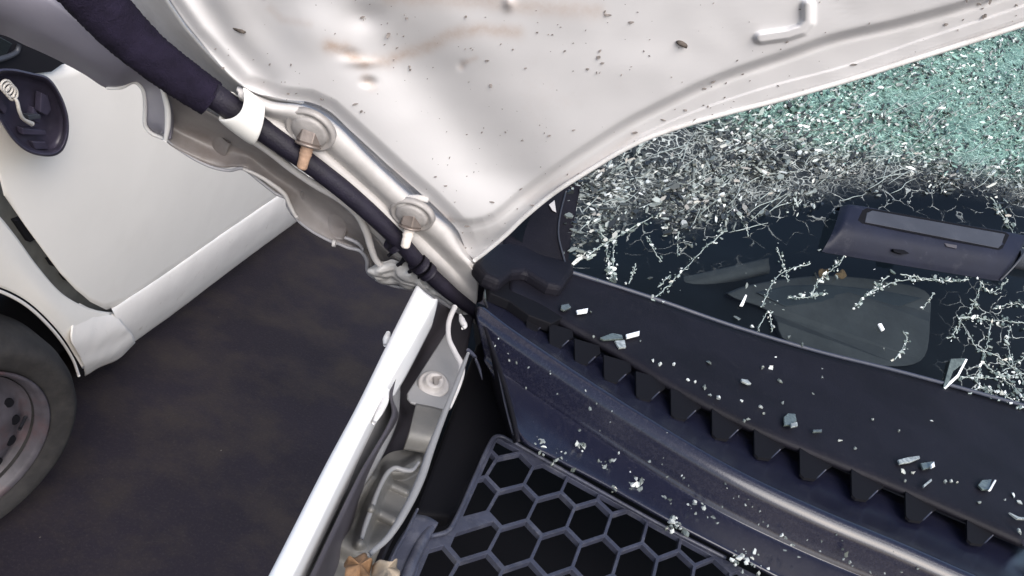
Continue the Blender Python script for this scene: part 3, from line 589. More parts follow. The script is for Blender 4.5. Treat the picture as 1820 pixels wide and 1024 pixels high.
body = loft('scuttle_ridge', [zt(c0, ZC - .016), zt(cb0, ZC - .010), prof_row(-.006, -.0016)] + [prof_row(*q_) for q_ in ((0, 0), (.0026, -.0010), (.0052, -.0038), (.0066, -.0090), (.0082, -.0155), (.0098, -.0215), (.0130, -.0250))] + [zt([(x - 5, y + 10) for x, y in c4], ZC - .0262), zt(c5, ZC - .0255)], M['plastic'], SP, 200, 8, .002)
tube('channel_lip', zt([(918, 728), (945, 742), (1000, 782), (1110, 842), (1230, 908), (1380, 987), (1480, 1037)], ZC - .0258), [.0009] * 2, M['plastic'], SP, 80, 8)
# end wall at the left of the ridge
loft('end_wall', [zt([(851, 545), (872, 600), (895, 665), (915, 735), (925, 785)], ZC - .004), zt([(842, 560), (850, 620), (860, 690), (885, 760), (905, 790)], ZC - .09)], M['matte'], SP, 40, 8, .002)
tube('wall_edge', zt([(852, 556), (870, 590), (882, 640), (892, 690), (902, 735), (912, 772)], ZC - .010), [.0008] * 2, M['grille'], SP, 40, 6)
# corner cover where the scuttle meets the wing
plate('corner_cover', [atz(x, y, ZC + .012) for x, y in ((842, 466), (880, 432), (905, 430), (950, 440), (1018, 458), (1022, 478), (1000, 510), (975, 505), (935, 480), (912, 482), (890, 500), (862, 488))], M['matte'], SP, .012, push=Vector((0, 0, -1)), bevel=.004)
plate('corner_step', [atz(x, y, ZC + .002) for x, y in ((868, 498), (905, 482), (940, 488), (975, 515), (1012, 520), (1010, 560), (980, 575), (940, 560), (905, 535), (870, 520))], M['void'], SP, .008, push=Vector((0, 0, -1)), bevel=.001)
# black duct beside it
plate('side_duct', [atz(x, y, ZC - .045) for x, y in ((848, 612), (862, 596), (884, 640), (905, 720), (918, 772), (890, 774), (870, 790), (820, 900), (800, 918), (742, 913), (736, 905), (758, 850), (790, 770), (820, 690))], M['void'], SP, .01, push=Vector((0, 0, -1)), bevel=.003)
tube('duct_clip', zt([(831, 622), (838, 628), (846, 636)], ZC - .012), [.0014, .0014, .0010], M['grille'], SP, 12, 8)
tube('duct_clip', zt([(846, 640), (852, 655), (857, 674)], ZC - .018), [.0010, .0010, .0004], M['grille'], SP, 12, 8)
tube('duct_edge', zt([(838, 625), (820, 665), (800, 715), (775, 775), (752, 835), (738, 880)], ZC - .028), [.001] * 2, M['matte'], SP, 30, 6)
plate('bay_dark_sheet', [atz(x, y, ZC - .12) for x, y in ((760, 500), (900, 560), (1300, 800), (1900, 1100), (1900, 1500), (400, 1500), (430, 1150), (600, 850))], M['void'], WC, .01, push=Vector((0, 0, -1)))  # dark sheet added under the grille so its holes read black

# ---- honeycomb intake grille
ZG = ZC - .031
GR = empty('intake_grille', atz(980, 910, ZG)); part(GR, SP)
gc = atz(912, 897, ZG); gA = atz(981, 911, ZG) - gc; gB = atz(917, 965, ZG) - gc
def clip(poly, planes):
    for (px, py, nx, ny) in planes:
        out_ = []
        for i in range(len(poly)):
            a, b = poly[i], poly[(i + 1) % len(poly)]; da = (a[0] - px) * nx + (a[1] - py) * ny; db = (b[0] - px) * nx + (b[1] - py) * ny
            if da >= 0: out_.append(a)
            if (da >= 0) != (db >= 0): t = da / (da - db); out_.append((a[0] + (b[0] - a[0]) * t, a[1] + (b[1] - a[1]) * t))
        poly = out_
        if len(poly) < 3: return []
    return poly
def toxy(v): return (v.x, v.y)
fo = [(883, 776), (893, 778), (960, 815), (1090, 888), (1180, 938), (1290, 995), (1420, 1060), (1600, 1150), (1560, 1300), (700, 1300), (690, 1100), (735, 985), (762, 956), (790, 946), (806, 930), (822, 898), (845, 845), (872, 786)]
FO = [atz(x, y, ZG) for x, y in fo]
def edge_plane(p, q, inside, inset):
    a, b, c = atz(*p, ZG), atz(*q, ZG), atz(*inside, ZG); d = Vector((b.x - a.x, b.y - a.y)).normalized(); n = Vector((-d.y, d.x))
    if n.dot(Vector((c.x - a.x, c.y - a.y))) < 0: n = -n
    return (a.x + n.x * inset, a.y + n.y * inset, n.x, n.y)
planes = [edge_plane((893, 778), (1290, 995), (950, 950), .0030), edge_plane((872, 786), (806, 930), (950, 950), .0030)]
planes2 = planes[:1] + [edge_plane((762, 956), (700, 1100), (950, 980), .003)]
holes = []
from mathutils.geometry import tessellate_polygon
for i in range(-4, 10):
    for j in range(-4, 9):
        c = gc + gA * i + gB * j
        hx = [(gA + gB) / 3, (gB * 2 - gA) / 3, (gB - gA * 2) / 3, -(gA + gB) / 3, (gA - gB * 2) / 3, (gA * 2 - gB) / 3]
        k = .915
        poly = [toxy(c + v * k) for v in hx]
        cs = atz(806, 935, ZG)
        rel = c - CAM; px = 910 + FPX * rel.dot(R) / rel.dot(F); py = 512 - FPX * rel.dot(U) / rel.dot(F)
        if px < 660 or px > 1500 or py > 1200 or py < 760: continue
        poly = clip(poly, planes if py < 915 or px > 840 else planes2)
        if px < 800 and py < 935: continue
        if px < 860 and 920 < py < 965:  poly = clip(poly, [edge_plane((765, 958), (810, 944), (900, 1000), .001)] + [edge_plane((806, 934), (835, 872), (900, 1000), .003)])
        if len(poly) < 3: continue
        ar = abs(sum(a[0] * b[1] - b[0] * a[1] for a, b in zip(poly, poly[1:] + poly[:1]))) / 2
        if ar < 3.5e-5: continue
        holes.append([Vector((x, y, ZG)) for x, y in poly])
plate('honeycomb', FO, M['grille'], GR, .0035, holes=holes, push=Vector((0, 0, -1)), bevel=.0005)
# raised border
tube('grille_border', zt([(1290, 992), (1180, 936), (1090, 886), (960, 813), (895, 777), (884, 775), (874, 783), (845, 845), (822, 898), (806, 930), (796, 944), (780, 950), (764, 953)], ZG + .001), [.0013] * 2, M['grille'], GR, 120, 8)
loft('mounting_tab', [zt([(738, 918), (758, 922), (778, 932)], ZG + .004), zt([(700, 975), (728, 990), (756, 958)], ZG + .001), zt([(672, 1040), (700, 1060), (730, 1060)], ZG)], M['grille'], GR, 20, 8, .002)
tube('tab_rib', zt([(772, 930), (752, 960), (735, 995), (712, 1050)], ZG + .003), [.002, .003, .003, .003], M['grille'], GR, 20, 10)
tube('tab_edge', zt([(742, 905), (722, 945), (700, 985), (680, 1040)], ZG + .006), [.0008] * 2, M['grille'], GR, 20, 6)

# ---- windscreen
B0 = atz(1010, 484, ZC + .006); B1 = atz(1820, 728, ZC + .006)
bx = (B1 - B0).normalized(); yb_ = Vector((-bx.y, bx.x, 0)); 
if yb_.y < 0: yb_ = -yb_
up = (yb_ * math.cos(math.radians(28)) + Vector((0, 0, 1)) * math.sin(math.radians(28))).normalized()
nW = bx.cross(up).normalized()
if nW.dot(F) > 0: nW = -nW
def aw(x, y, o_=0.0):
    r_ = ray(x, y); t = (B0 - CAM).dot(nW) / r_.dot(nW); return CAM + r_ * t + nW * o_
def awn(X, Y):
    d = Fv + ((X - 910)[..., None] * Rv - (Y - 512)[..., None] * Uv) / FPX; n = np.array(nW)
    t = (np.array(B0 - CAM) @ n) / (d @ n); return np.array(CAM) + d * t[..., None]
# pane: foot edge, up to well behind the bonnet
foot = cr([(1005, 482, 0), (1150, 528, 0), (1300, 580, 0), (1450, 625, 0), (1600, 662, 0), (1820, 722, 0), (2050, 785, 0)], 260)
topp = cr([(880, 400, 0), (1000, 300, 0), (1150, 215, 0), (1300, 150, 0), (1500, 80, 0), (1820, -40, 0), (2200, -200, 0)], 260)
tt = np.linspace(0, 1, 200)[:, None]
WX = foot[None, :, 0] * (1 - tt) + topp[None, :, 0] * tt; WY = foot[None, :, 1] * (1 - tt) + topp[None, :, 1] * tt
lower = np.interp(WX, [900, 1000, 1050, 1100, 1150, 1190, 1230, 1300, 1350, 1400, 1500, 1600, 1700, 1780, 1820, 2000], [430, 440, 430, 405, 375, 400, 410, 395, 375, 365, 345, 338, 335, 350, 370, 420])
edge_ = np.interp(WX, [p[0] for p in Ec], [p[1] for p in Ec])
leftb = sm((WX - 995) / 40)
crush = sm((lower - WY + 25) / 80) * leftb
tealb = np.interp(WX, [1000, 1180, 1230, 1300, 1400, 1500, 1600, 1700, 1820, 2000], [200, 205, 225, 232, 250, 275, 285, 300, 325, 350])
teal = sm((tealb - WY + 25) / 70) * sm((WX - 1150) / 200)
pane_me = grid_mesh(awn(WX, WY))
web = np.maximum(sm((lower - WY + 110) / 110) * leftb * .8, sm((WX - 1640) / 120) * sm((WY - 470) / 80))
for nm, arr in (('crush', crush), ('teal', teal), ('web', web)):
    a = pane_me.attributes.new(nm, 'FLOAT', 'POINT'); a.data.foreach_set('value', arr.reshape(-1).astype(np.float32))
gm = bpy.data.materials.new('crazed windscreen glass'); gm.use_nodes = True; nt = gm.node_tree; N = nt.nodes; L = nt.links
for n in list(N): N.remove(n)
def nd(t, **k):
    n = N.new(t)
    for a_, v_ in k.items(): setattr(n, a_, v_)
    return n
def mth(op, a_, b_=None, clamp=False):
    n = nd('ShaderNodeMath', operation=op, use_clamp=clamp)
    for i_, v_ in enumerate((a_, b_)):
        if v_ is None: continue
        if isinstance(v_, (int, float)): n.inputs[i_].default_value = v_
        else: L.new(v_, n.inputs[i_])
    return n.outputs[0]
def attr_(nm): n = nd('ShaderNodeAttribute'); n.attribute_name = nm; return n.outputs['Fac']
def rng_(v, lo, hi, a_=0.0, b_=1.0):
    n = nd('ShaderNodeMapRange'); L.new(v, n.inputs['Value']); n.inputs['From Min'].default_value = lo; n.inputs['From Max'].default_value = hi; n.inputs['To Min'].default_value = a_; n.inputs['To Max'].default_value = b_; return n.outputs[0]
def nse(sc_, det=4, vec=None, col=False):
    n = nd('ShaderNodeTexNoise'); n.inputs['Scale'].default_value = sc_; n.inputs['Detail'].default_value = det; L.new(vec or geo.outputs['Position'], n.inputs['Vector']); return n.outputs['Color' if col else 'Fac']
geo = nd('ShaderNodeNewGeometry')
# distorted position so that no crack is straight for long; squeezed along one direction of the sheet
dv = nd('ShaderNodeVectorMath', operation='SCALE'); L.new(nse(35, 3, col=True), dv.inputs[0]); dv.inputs['Scale'].default_value = .022
av = nd('ShaderNodeVectorMath', operation='ADD'); L.new(geo.outputs['Position'], av.inputs[0]); L.new(dv.outputs[0], av.inputs[1])
mp = nd('ShaderNodeMapping'); mp.vector_type = 'TEXTURE'; mp.inputs['Rotation'].default_value = (0, 0, math.radians(50)); mp.inputs['Scale'].default_value = (1.9, .9, 1); L.new(av.outputs[0], mp.inputs[0])
def edges(sc_, wd_):
    v = nd('ShaderNodeTexVoronoi', feature='DISTANCE_TO_EDGE'); v.inputs['Scale'].default_value = sc_; L.new(mp.outputs[0], v.inputs['Vector']); return rng_(v.outputs['Distance'], wd_, wd_ * .25)
crush_, teal_, web_ = attr_('crush'), attr_('teal'), attr_('web')
l1, l2, l3 = edges(130, .075), edges(300, .11), edges(52, .028)
patch = rng_(nse(28, 5), .36, .64)
lines = mth('MAXIMUM', mth('MULTIPLY', mth('MAXIMUM', l1, mth('MULTIPLY', l2, patch)), crush_), mth('MULTIPLY', mth('MULTIPLY', l3, web_), rng_(nse(60, 3), .42, .55)), True)
cA = nd('ShaderNodeMix', data_type='RGBA'); cA.inputs[6].default_value = (.040, .046, .045, 1); cA.inputs[7].default_value = (.085, .165, .135, 1); L.new(teal_, cA.inputs[0])
vm = nd('ShaderNodeVectorMath', operation='SCALE'); L.new(cA.outputs[2], vm.inputs[0]); L.new(rng_(nse(90, 6), .3, .7, .35, 1.7), vm.inputs['Scale'])
cB = nd('ShaderNodeMix', data_type='RGBA'); L.new(lines, cB.inputs[0]); L.new(vm.outputs[0], cB.inputs[6])
lc = nd('ShaderNodeMix', data_type='RGBA'); lc.inputs[6].default_value = (.46, .50, .48, 1); lc.inputs[7].default_value = (.30, .48, .42, 1); L.new(teal_, lc.inputs[0]); L.new(lc.outputs[2], cB.inputs[7])
pr = nd('ShaderNodeBsdfPrincipled'); pr.inputs['Roughness'].default_value = .3; L.new(cB.outputs[2], pr.inputs['Base Color'])
bp = nd('ShaderNodeBump'); bp.inputs['Strength'].default_value = .8; bp.inputs['Distance'].default_value = .0015; L.new(mth('ADD', nse(420, 3), lines), bp.inputs['Height']); L.new(bp.outputs[0], pr.inputs['Normal'])
tr = nd('ShaderNodeBsdfTransparent'); tr.inputs[0].default_value = (.60, .68, .68, 1)
gl = nd('ShaderNodeBsdfGlossy'); gl.inputs['Roughness'].default_value = .05; fr = nd('ShaderNodeFresnel'); fr.inputs[0].default_value = 1.27
mx = nd('ShaderNodeMixShader'); L.new(fr.outputs[0], mx.inputs[0]); L.new(tr.outputs[0], mx.inputs[1]); L.new(gl.outputs[0], mx.inputs[2])
body_f = mth('MULTIPLY', crush_, mth('ADD', mth('MULTIPLY', patch, .5), mth('ADD', mth('MULTIPLY', teal_, .6), .25), True))
fac = mth('MAXIMUM', body_f, lines, True)
mx2 = nd('ShaderNodeMixShader'); L.new(fac, mx2.inputs[0]); L.new(mx.outputs[0], mx2.inputs[1]); L.new(pr.outputs[0], mx2.inputs[2])
o_ = nd('ShaderNodeOutputMaterial'); L.new(mx2.outputs[0], o_.inputs['Surface'])
pane = link('windscreen', pane_me, gm, WC)

# chips: attribute 'tone' (0..1) and 'green'
cm = bpy.data.materials.new('broken glass'); cm.use_nodes = True; nt = cm.node_tree; N = nt.nodes; L = nt.links; b = N['Principled BSDF']
b.inputs['Roughness'].default_value = .12; b.inputs['Specular IOR Level'].default_value = .8; b.inputs['IOR'].default_value = 1.5
ca = N.new('ShaderNodeAttribute'); ca.attribute_name = 'tint'; L.new(ca.outputs['Color'], b.inputs['Base Color']); b.inputs['Transmission Weight'].default_value = .25
def chipmesh(cent, size, elong, ang, tilt, cols, nrm_, thick=.35):
    """irregular five-sided flakes lying near a plane"""
    n = len(cent); a0 = np.array(bx); b0 = np.array(up); n0 = np.array(nrm_)
    V = np.zeros((n, 10, 3)); 
    for i in range(n):
        th = ang[i]; e1 = a0 * math.cos(th) + b0 * math.sin(th); e2 = -a0 * math.sin(th) + b0 * math.cos(th)
        tx, ty = tilt[i]; nn = n0 + e1 * tx + e2 * ty; nn /= np.linalg.norm(nn); e1 = e1 - nn * (e1 @ nn); e1 /= np.linalg.norm(e1); e2 = np.cross(nn, e1)
        for k in range(5):
            p = 2 * math.pi * (k + rng.random() * .5) / 5; r_ = size[i] * (.6 + .5 * rng.random())
            q = cent[i] + e1 * math.cos(p) * r_ * elong[i] + e2 * math.sin(p) * r_
            V[i, k] = q + nn * size[i] * thick; V[i, k + 5] = q - nn * size[i] * thick * .8 + e1 * r_ * .1
    F_ = []
    for i in range(n):
        s = i * 10; F_.append(tuple(s + k for k in range(5))); F_.append(tuple(s + 9 - k for k in range(5)))
        for k in range(5): k2 = (k + 1) % 5; F_.append((s + k, s + 5 + k, s + 5 + k2, s + k2))
    me = mesh(V.reshape(-1, 3), F_)
    ca_ = me.color_attributes.new('tint', 'FLOAT_COLOR', 'POINT'); c4_ = np.ones((n, 10, 4)); c4_[:, :, :3] = np.array(cols)[:, None, :]
    ca_.data.foreach_set('color', c4_.reshape(-1).astype(np.float32)); return me
def tones(px, py):
    tb = np.interp(px, [1000, 1180, 1230, 1300, 1400, 1500, 1600, 1700, 1820, 2000], [200, 205, 225, 232, 250, 275, 285, 300, 325, 350])
    tl = np.clip((tb - py + 25) / 60, 0, 1) * np.clip((px - 1150) / 150, 0, 1)
    cols = []
    for i in range(len(px)):
        u = rng.random(); t = tl[i]; n_ = MN.noise(Vector((px[i] * .012, py[i] * .02, 1))) * .5 + .5
        if rng.random() < .5 * t: base = (.155, .25, .215); v = .45 + 1.25 * rng.random() ** 1.5
        else: base = (.22, .25, .235); v = .15 + 1.5 * rng.random() ** 2
        if u > .93: base = (.85, .9, .88); v = .9
        elif u > .84: base = (.5, .56, .53); v = 1
        elif u < .22 - .15 * t: base = (.03, .035, .035); v = 1
        v *= .35 + 1.15 * n_ + .3 * t + .35 * max(0, (px[i] - 1600) / 220) * t
        cols.append([min(.95, c_ * v) for c_ in base])
    return cols
def chip_cloud(pred, n, smin, smax, el=(1.0, 2.8), lift=.002):
    pts = []
    while len(pts) < n:
        x = rng.uniform(940, 1900); y = rng.uniform(20, 520)
        if rng.random() < pred(x, y): pts.append((x, y))
    p = np.array(pts); pos = awn(p[:, 0], p[:, 1]); n0 = np.array(nW)
    pos = pos + n0 * (rng.random(n) * lift + .0006)[:, None]
    sz = smin + (smax - smin) * rng.random(n) ** 2.2
    ang = np.array([.75 + .9 * MN.noise(Vector((x * .012, y * .012, 33))) for x, y in p]) + rng.normal(0, .38, n); tl = rng.normal(0, .42, (n, 2))
    return chipmesh(pos, sz, rng.uniform(el[0], el[1], n), ang, tl, tones(p[:, 0], p[:, 1]), nW)
LX = [900, 1000, 1020, 1050, 1100, 1150, 1190, 1230, 1300, 1350, 1400, 1500, 1600, 1700, 1780, 1820, 2000]; LY = [380, 395, 450, 440, 405, 375, 425, 430, 405, 380, 368, 348, 340, 338, 355, 385, 430]
def dens(x, y):
    if y < np.interp(x, [p[0] for p in Ec], [p[1] for p in Ec]) - 12: return 0
    lo = np.interp(x, LX, LY) + 22 * MN.noise(Vector((x * .02, 0, 5)))
    n_ = MN.noise(Vector((x * .013, y * .02, 9)))
    if x < 1000 + (430 - y) * .12: return 0
    if y > lo + 15: return .004
    return min(1, max(0, (lo + 15 - y) / 45)) * (.5 + 1.5 * n_ + .35 * (x > 1250) * (y < 300))
c_ = link('crushed_glass', chip_cloud(dens, 8500, .0004, .0020, (1.0, 4.5)), cm, WC, smooth=False); tag(c_, kind='stuff'); c_.parent = pane; c_.matrix_parent_inverse = world_of(pane).inverted()

def dens2(x, y):
    if x > 1460 or x < 1005 or y < np.interp(x, [p[0] for p in Ec], [p[1] for p in Ec]) - 5 or y > np.interp(x, LX, LY) + 10: return 0
    return max(0, MN.noise(Vector((x * .018, y * .022, 41))) + .25)
c_ = link('glass_chunks', chip_cloud(dens2, 420, .0012, .0034, (1.0, 2.4), .004), cm, pane, smooth=False); tag(c_, kind='stuff')
# cracks: strings of chips along lines
cracks = [([(1330, 290), (1250, 335), (1160, 385), (1090, 425), (1032, 462)], 1.0), ([(1290, 408), (1240, 455), (1195, 500), (1160, 535)], .7), ([(1065, 400), (1078, 440), (1082, 480), (1092, 500)], 1.2), ([(1085, 390), (1090, 440), (1088, 490)], 1.0), ([(1015, 370), (1010, 420), (1004, 445)], .8), ([(1150, 420), (1165, 450), (1175, 465)], .7), ([(1310, 375), (1325, 405), (1330, 420)], .7), ([(1205, 415), (1204, 455)], .5), ([(1380, 440), (1395, 480), (1400, 500)], .8), ([(1760, 350), (1785, 390), (1810, 430), (1822, 450)], 1.3),
          ([(1330, 500), (1390, 550)], .2), ([(1355, 545), (1375, 500), (1400, 480), (1440, 470)], .6), ([(1440, 530), (1455, 500), (1490, 470), (1500, 455)], 1.2), ([(1400, 530), (1440, 528), (1470, 522)], .9), ([(1520, 545), (1545, 520), (1580, 490)], 1.1), ([(1545, 520), (1600, 500), (1700, 500)], .7), ([(1600, 488), (1640, 495), (1690, 500), (1720, 497)], .9), ([(1640, 550), (1660, 520)], .6), ([(1720, 560), (1735, 530), (1745, 500)], 1.0),
          ([(1700, 580), (1690, 600), (1680, 600)], .8), ([(1710, 562), (1750, 568), (1800, 572), (1830, 576)], 1.2), ([(1710, 562), (1700, 590)], .6), ([(1760, 575), (1755, 610), (1745, 640), (1735, 680)], 1.1), ([(1745, 645), (1775, 668), (1800, 690), (1825, 715)], 1.2), ([(1735, 620), (1775, 635), (1805, 660), (1825, 690)], 1.0), ([(1780, 660), (1815, 640), (1830, 620)], .8), ([(1795, 580), (1790, 610), (1800, 650)], 1.0), ([(1700, 670), (1760, 672), (1820, 665)], 1.0), ([(1720, 700), (1745, 690), (1790, 705), (1815, 725)], 1.2), ([(1735, 680), (1760, 700), (1780, 712)], 1.0), ([(1605, 590), (1612, 605), (1600, 625), (1590, 640)], .8), ([(1700, 560), (1735, 620)], .5), ([(1765, 550), (1800, 540), (1830, 545)], 1.0), ([(1345, 590), (1365, 555), (1372, 590)], .5), ([(1520, 180), (1600, 160)], .1), ([(1170, 510), (1190, 490)], .6), ([(1118, 505), (1130, 470)], .5), ([(1740, 500), (1760, 520), (1790, 500)], .9), ([(1530, 420), (1480, 470)], .3)]
pp, ss = [], []
for line, dn in cracks:
    P_ = cr([(x, y, 0) for x, y in line], 200); Ln = np.sqrt(((P_[1:] - P_[:-1]) ** 2).sum(1)).sum()
    for k in range(int(Ln * dn * .38) + 3):
        q = P_[rng.integers(0, 200)]; pp.append((q[0] + rng.normal(0, 1.6 + 2 * dn), q[1] + rng.normal(0, 1.6 + 2 * dn))); ss.append(.0005 + .0014 * rng.random() ** 2.5 * dn)
pp = np.array(pp); pos = awn(pp[:, 0], pp[:, 1]) + np.array(nW) * .001
cl_ = []
for x, y in pp:
    u = rng.random(); cl_.append([.85, .9, .88] if u > .85 else [.4, .46, .43] if u > .5 else [.14, .18, .165])
c_ = link('crack_granules', chipmesh(pos, np.array(ss), rng.uniform(1, 2.6, len(pp)), rng.normal(.7, .7, len(pp)), rng.normal(0, .4, (len(pp), 2)), cl_, nW), cm, pane, smooth=False); tag(c_, kind='stuff')
gm2 = mat('crack line', (.34, .39, .37), .25, .8)
for line, dn in cracks:
    if len(line) >= 2 and dn >= .5:
        P_ = cr([(x, y, 0) for x, y in line], 24)
        tube('crack_line', [aw(p[0] + rng.normal(0, .8), p[1] + rng.normal(0, .8), .0004) for p in P_], [.0004 + .0003 * dn, .0003, .0004 + .0002 * dn], gm2, pane, 40, 6)
lq = []
for k in range(190):
    x = rng.uniform(1010, 1800); y = np.interp(x, LX, LY) - rng.uniform(-10, 150); a = rng.normal(.62, .25); l = rng.uniform(25, 90)
    if y < np.interp(x, [p[0] for p in Ec], [p[1] for p in Ec]) + 5: continue
    lq.append((x, y, a, l))
for x, y, a, l in lq[:95]:
    tube('crack_line', [aw(x, y, .0012), aw(x + l * .35 * math.cos(a) + rng.normal(0, 3), y - l * .35 * math.sin(a) + rng.normal(0, 3), .0017), aw(x + l * .7 * math.cos(a) + rng.normal(0, 3), y - l * .7 * math.sin(a), .0017), aw(x + l * math.cos(a), y - l * math.sin(a), .0012)], [.0002, .0005, .0004, .0002], gm2, pane, 12, 5)
# foot seal and left pillar
tube('windscreen_seal', [aw(p[0], p[1], .001) for p in foot[::12]], [.0018] * 2, mat('blue black seal', (.028, .034, .055), .45, .5, dust=((.15, .14, .14), 80, .5, .8, .3)), WC, 120, 10, flat=.6)
loft('windscreen_pillar', [[aw(1006, 484, .0015), aw(1012, 440, .0015), aw(1020, 390, .0015), aw(1035, 320, .0015), aw(1060, 250, .0015)], [aw(955, 462, .003), aw(965, 420, .003), aw(980, 370, .003), aw(1000, 300, .003), aw(1030, 230, .003)], [aw(895, 440, -.004), aw(900, 400, -.004), aw(925, 350, -.004), aw(960, 280, -.004), aw(1000, 210, -.004)]], M['matte'], WC, 30, 8, .004)
tube('pillar_seam', [aw(1002, 470, .003), aw(990, 425, .004), aw(992, 390, .004), aw(1003, 345, .004)], [.0008] * 2, M['inlay'], WC, 20, 6)
plate('pillar_scuff', [aw(x, y, .005) for x, y in ((972, 370), (982, 362), (985, 384), (978, 380))], M['washer'], WC, .001, bevel=.0003)

# ---- inside: dashboard seen through the pane, and plates painted as glass reflections
def ai(x, y, dep): return aw(x, y) + (aw(x, y) - CAM).normalized() * dep
loft('dashboard', [[ai(x, y, .05) for x, y in ((960, 470), (1300, 600), (1820, 760), (2100, 850))], [ai(x, y, .10) for x, y in ((1000, 420), (1300, 480), (1820, 560), (2100, 640))], [ai(x, y, .30) for x, y in ((1000, 250), (1300, 300), (1820, 350), (2100, 380))], [ai(x, y, .5) for x, y in ((1000, 50), (1300, 20), (1820, -60), (2100, -100))]], M['dash'], WC, 40, 10, .004)
loft('dash_rail', [[ai(x, y, .085) for x, y in ((1120, 528), (1170, 507), (1260, 486), (1365, 462))], [ai(x, y, .08) for x, y in ((1125, 534), (1180, 517), (1260, 499), (1365, 476))], [ai(x, y, .09) for x, y in ((1130, 538), (1190, 522), (1270, 505), (1365, 482))]], M['grey'], WC, 30, 5, .003)
refl = [(1292, 522), (1330, 508), (1400, 496), (1470, 490), (1580, 500), (1650, 520), (1655, 560), (1640, 640), (1560, 650), (1440, 622), (1390, 600), (1378, 565), (1350, 545), (1310, 532)]
plate('painted_reflection', [ai(x, y, .06 if y < 560 else .045) for x, y, z_ in cr([(a, b_, 0) for a, b_ in refl + refl[:1]], 60)[:-1]], M['grey'], WC, .012, bevel=.005)  # grey plate painted in as a reflection in the windscreen
plate('reflection_inset', [ai(x, y, .055) for x, y in ((1345, 520), (1400, 508), (1470, 506), (1560, 515), (1640, 530), (1600, 545), (1480, 535), (1395, 545))], M['inlay'], WC, .003, bevel=.001)  # darker inner patch of the painted reflection

# ============================================================ loose things
# slotted tube-like handle lying on the windscreen
HD = empty('slotted_handle', aw(1630, 440, .006), 'dark blue plastic handle with a long slot lying on the shattered windscreen', 'handle')
hq = [(1462, 425, 1470, 378, 1486, 376), ]
def hb(u, v):   # u along 0..1, v across 0..1 (top to bottom) in picture
    tx, ty = 1482 + (1812 - 1482) * u, 375 + (432 - 375) * u
    bxx, by = 1460 + (1775 - 1460) * u, 448 + (500 - 448) * u
    return tx * (1 - v) + bxx * v, ty * (1 - v) + by * v
secs_ = [(0.0, -.001), (.03, .010), (.09, .0155), (.33, .0165), (.56, .016), (.75, .0125), (.92, .004), (1.0, -.002)]
rows = []
for v, hh in secs_:
    rows.append([aw(*hb(u, v), .002 + hh * (1 if .02 < u < .98 else .6)) for u in (0, .03, .3, .6, .97, 1)])
loft('grip', rows, M['handle'], HD, 80, 6, .0)
plate('slot', [aw(*hb(u, v), .0194) for u, v in ((.10, .19), (.12, .12), (.2, .11), (.86, .11), (.885, .16), (.885, .50), (.87, .56), (.12, .50), (.09, .44))], M['void'], HD, .006, bevel=.0003)
plate('slot_inlay', [aw(*hb(u, v), .0200) for u, v in ((.125, .24), (.15, .165), (.86, .165), (.868, .45), (.86, .53), (.13, .47))], M['inlay'], HD, .006, bevel=.0006)
tube('rod', [aw(1790, 462, .006), aw(1840, 474, .006), aw(1900, 490, .006)], [.0115, .0105, .0105], M['inlay'], HD, 10, 16)
plate('pale_mark', [aw(*hb(u, v), .0182) for u, v in ((.58, .60), (.65, .60), (.655, .68), (.60, .67))], M['grey'], HD, .002, bevel=.0004)
plate('socket', [aw(*hb(u, v), .013) for u, v in ((.34, .86), (.40, .84), (.44, .90), (.40, .95), (.35, .92))], M['void'], HD, .006, bevel=.0006)
tube('end_ring', [aw(*hb(1.0, v), .004 + hh) for v, hh in secs_], [.0012] * 2, M['inlay'], HD, 30, 8)

def leaf(name, pts3, mt, label, cup=.004, cat='leaf'):
    c = sum((Vector(p) for p in pts3), Vector()) / len(pts3); n = len(pts3) * 5
    P_ = cr(list(pts3) + [pts3[0]], n + 1)[:-1]
    rings_ = []
    for k in (1.0, .75, .5, .25):
        rings_.append([Vector(c) + (Vector(p) - c) * k + Vector((0, 0, 1)) * cup * (math.sin(i * .9) * k * .5 + (1 - k)) for i, p in enumerate(P_)])
    vs_ = [v for r_ in rings_ for v in r_] + [c + Vector((0, 0, cup))]
    fs = []
    for a in range(3):
        for i in range(n): i2 = (i + 1) % n; fs.append((a * n + i, a * n + i2, (a + 1) * n + i2, (a + 1) * n + i))
    for i in range(n): fs.append((3 * n + i, 3 * n + (i + 1) % n, 4 * n))
    o = link(name, mesh(vs_, fs), mt); solid(o, .0004, 0)
    return tag(o, label, cat)
leaf('dry_leaf', [atz(x, y, ZF - .005 + .006 * (i % 2)) for i, (x, y) in enumerate(((612, 1002), (622, 990), (648, 987), (658, 990), (660, 1005), (650, 1040), (630, 1060), (615, 1030)))], M['leaf'], 'curled brown dry leaf in the gutter beside the black grille', .003)
leaf('dry_leaf', [atz(x, y, ZF - .004 + .005 * (i % 3)) for i, (x, y) in enumerate(((662, 1005), (676, 998), (698, 994), (706, 1003), (708, 1030), (690, 1050), (660, 1050)))], M['paleleaf'], 'pale tan dry leaf fragment to the side of the curled brown leaf', .003)
leaf('leaf_scrap', [ai(x, y, .012) for x, y in ((1455, 480), (1470, 478), (1472, 490), (1462, 494), (1454, 488))], M['leaf'], 'smaller orange leaf scrap seen below the blue handle', .002)
leaf('leaf_scrap', [ai(x, y, .012) for x, y in ((1482, 490), (1496, 480), (1504, 484), (1502, 494), (1488, 494))], M['leaf'], 'larger orange leaf scrap seen below the blue handle', .002)
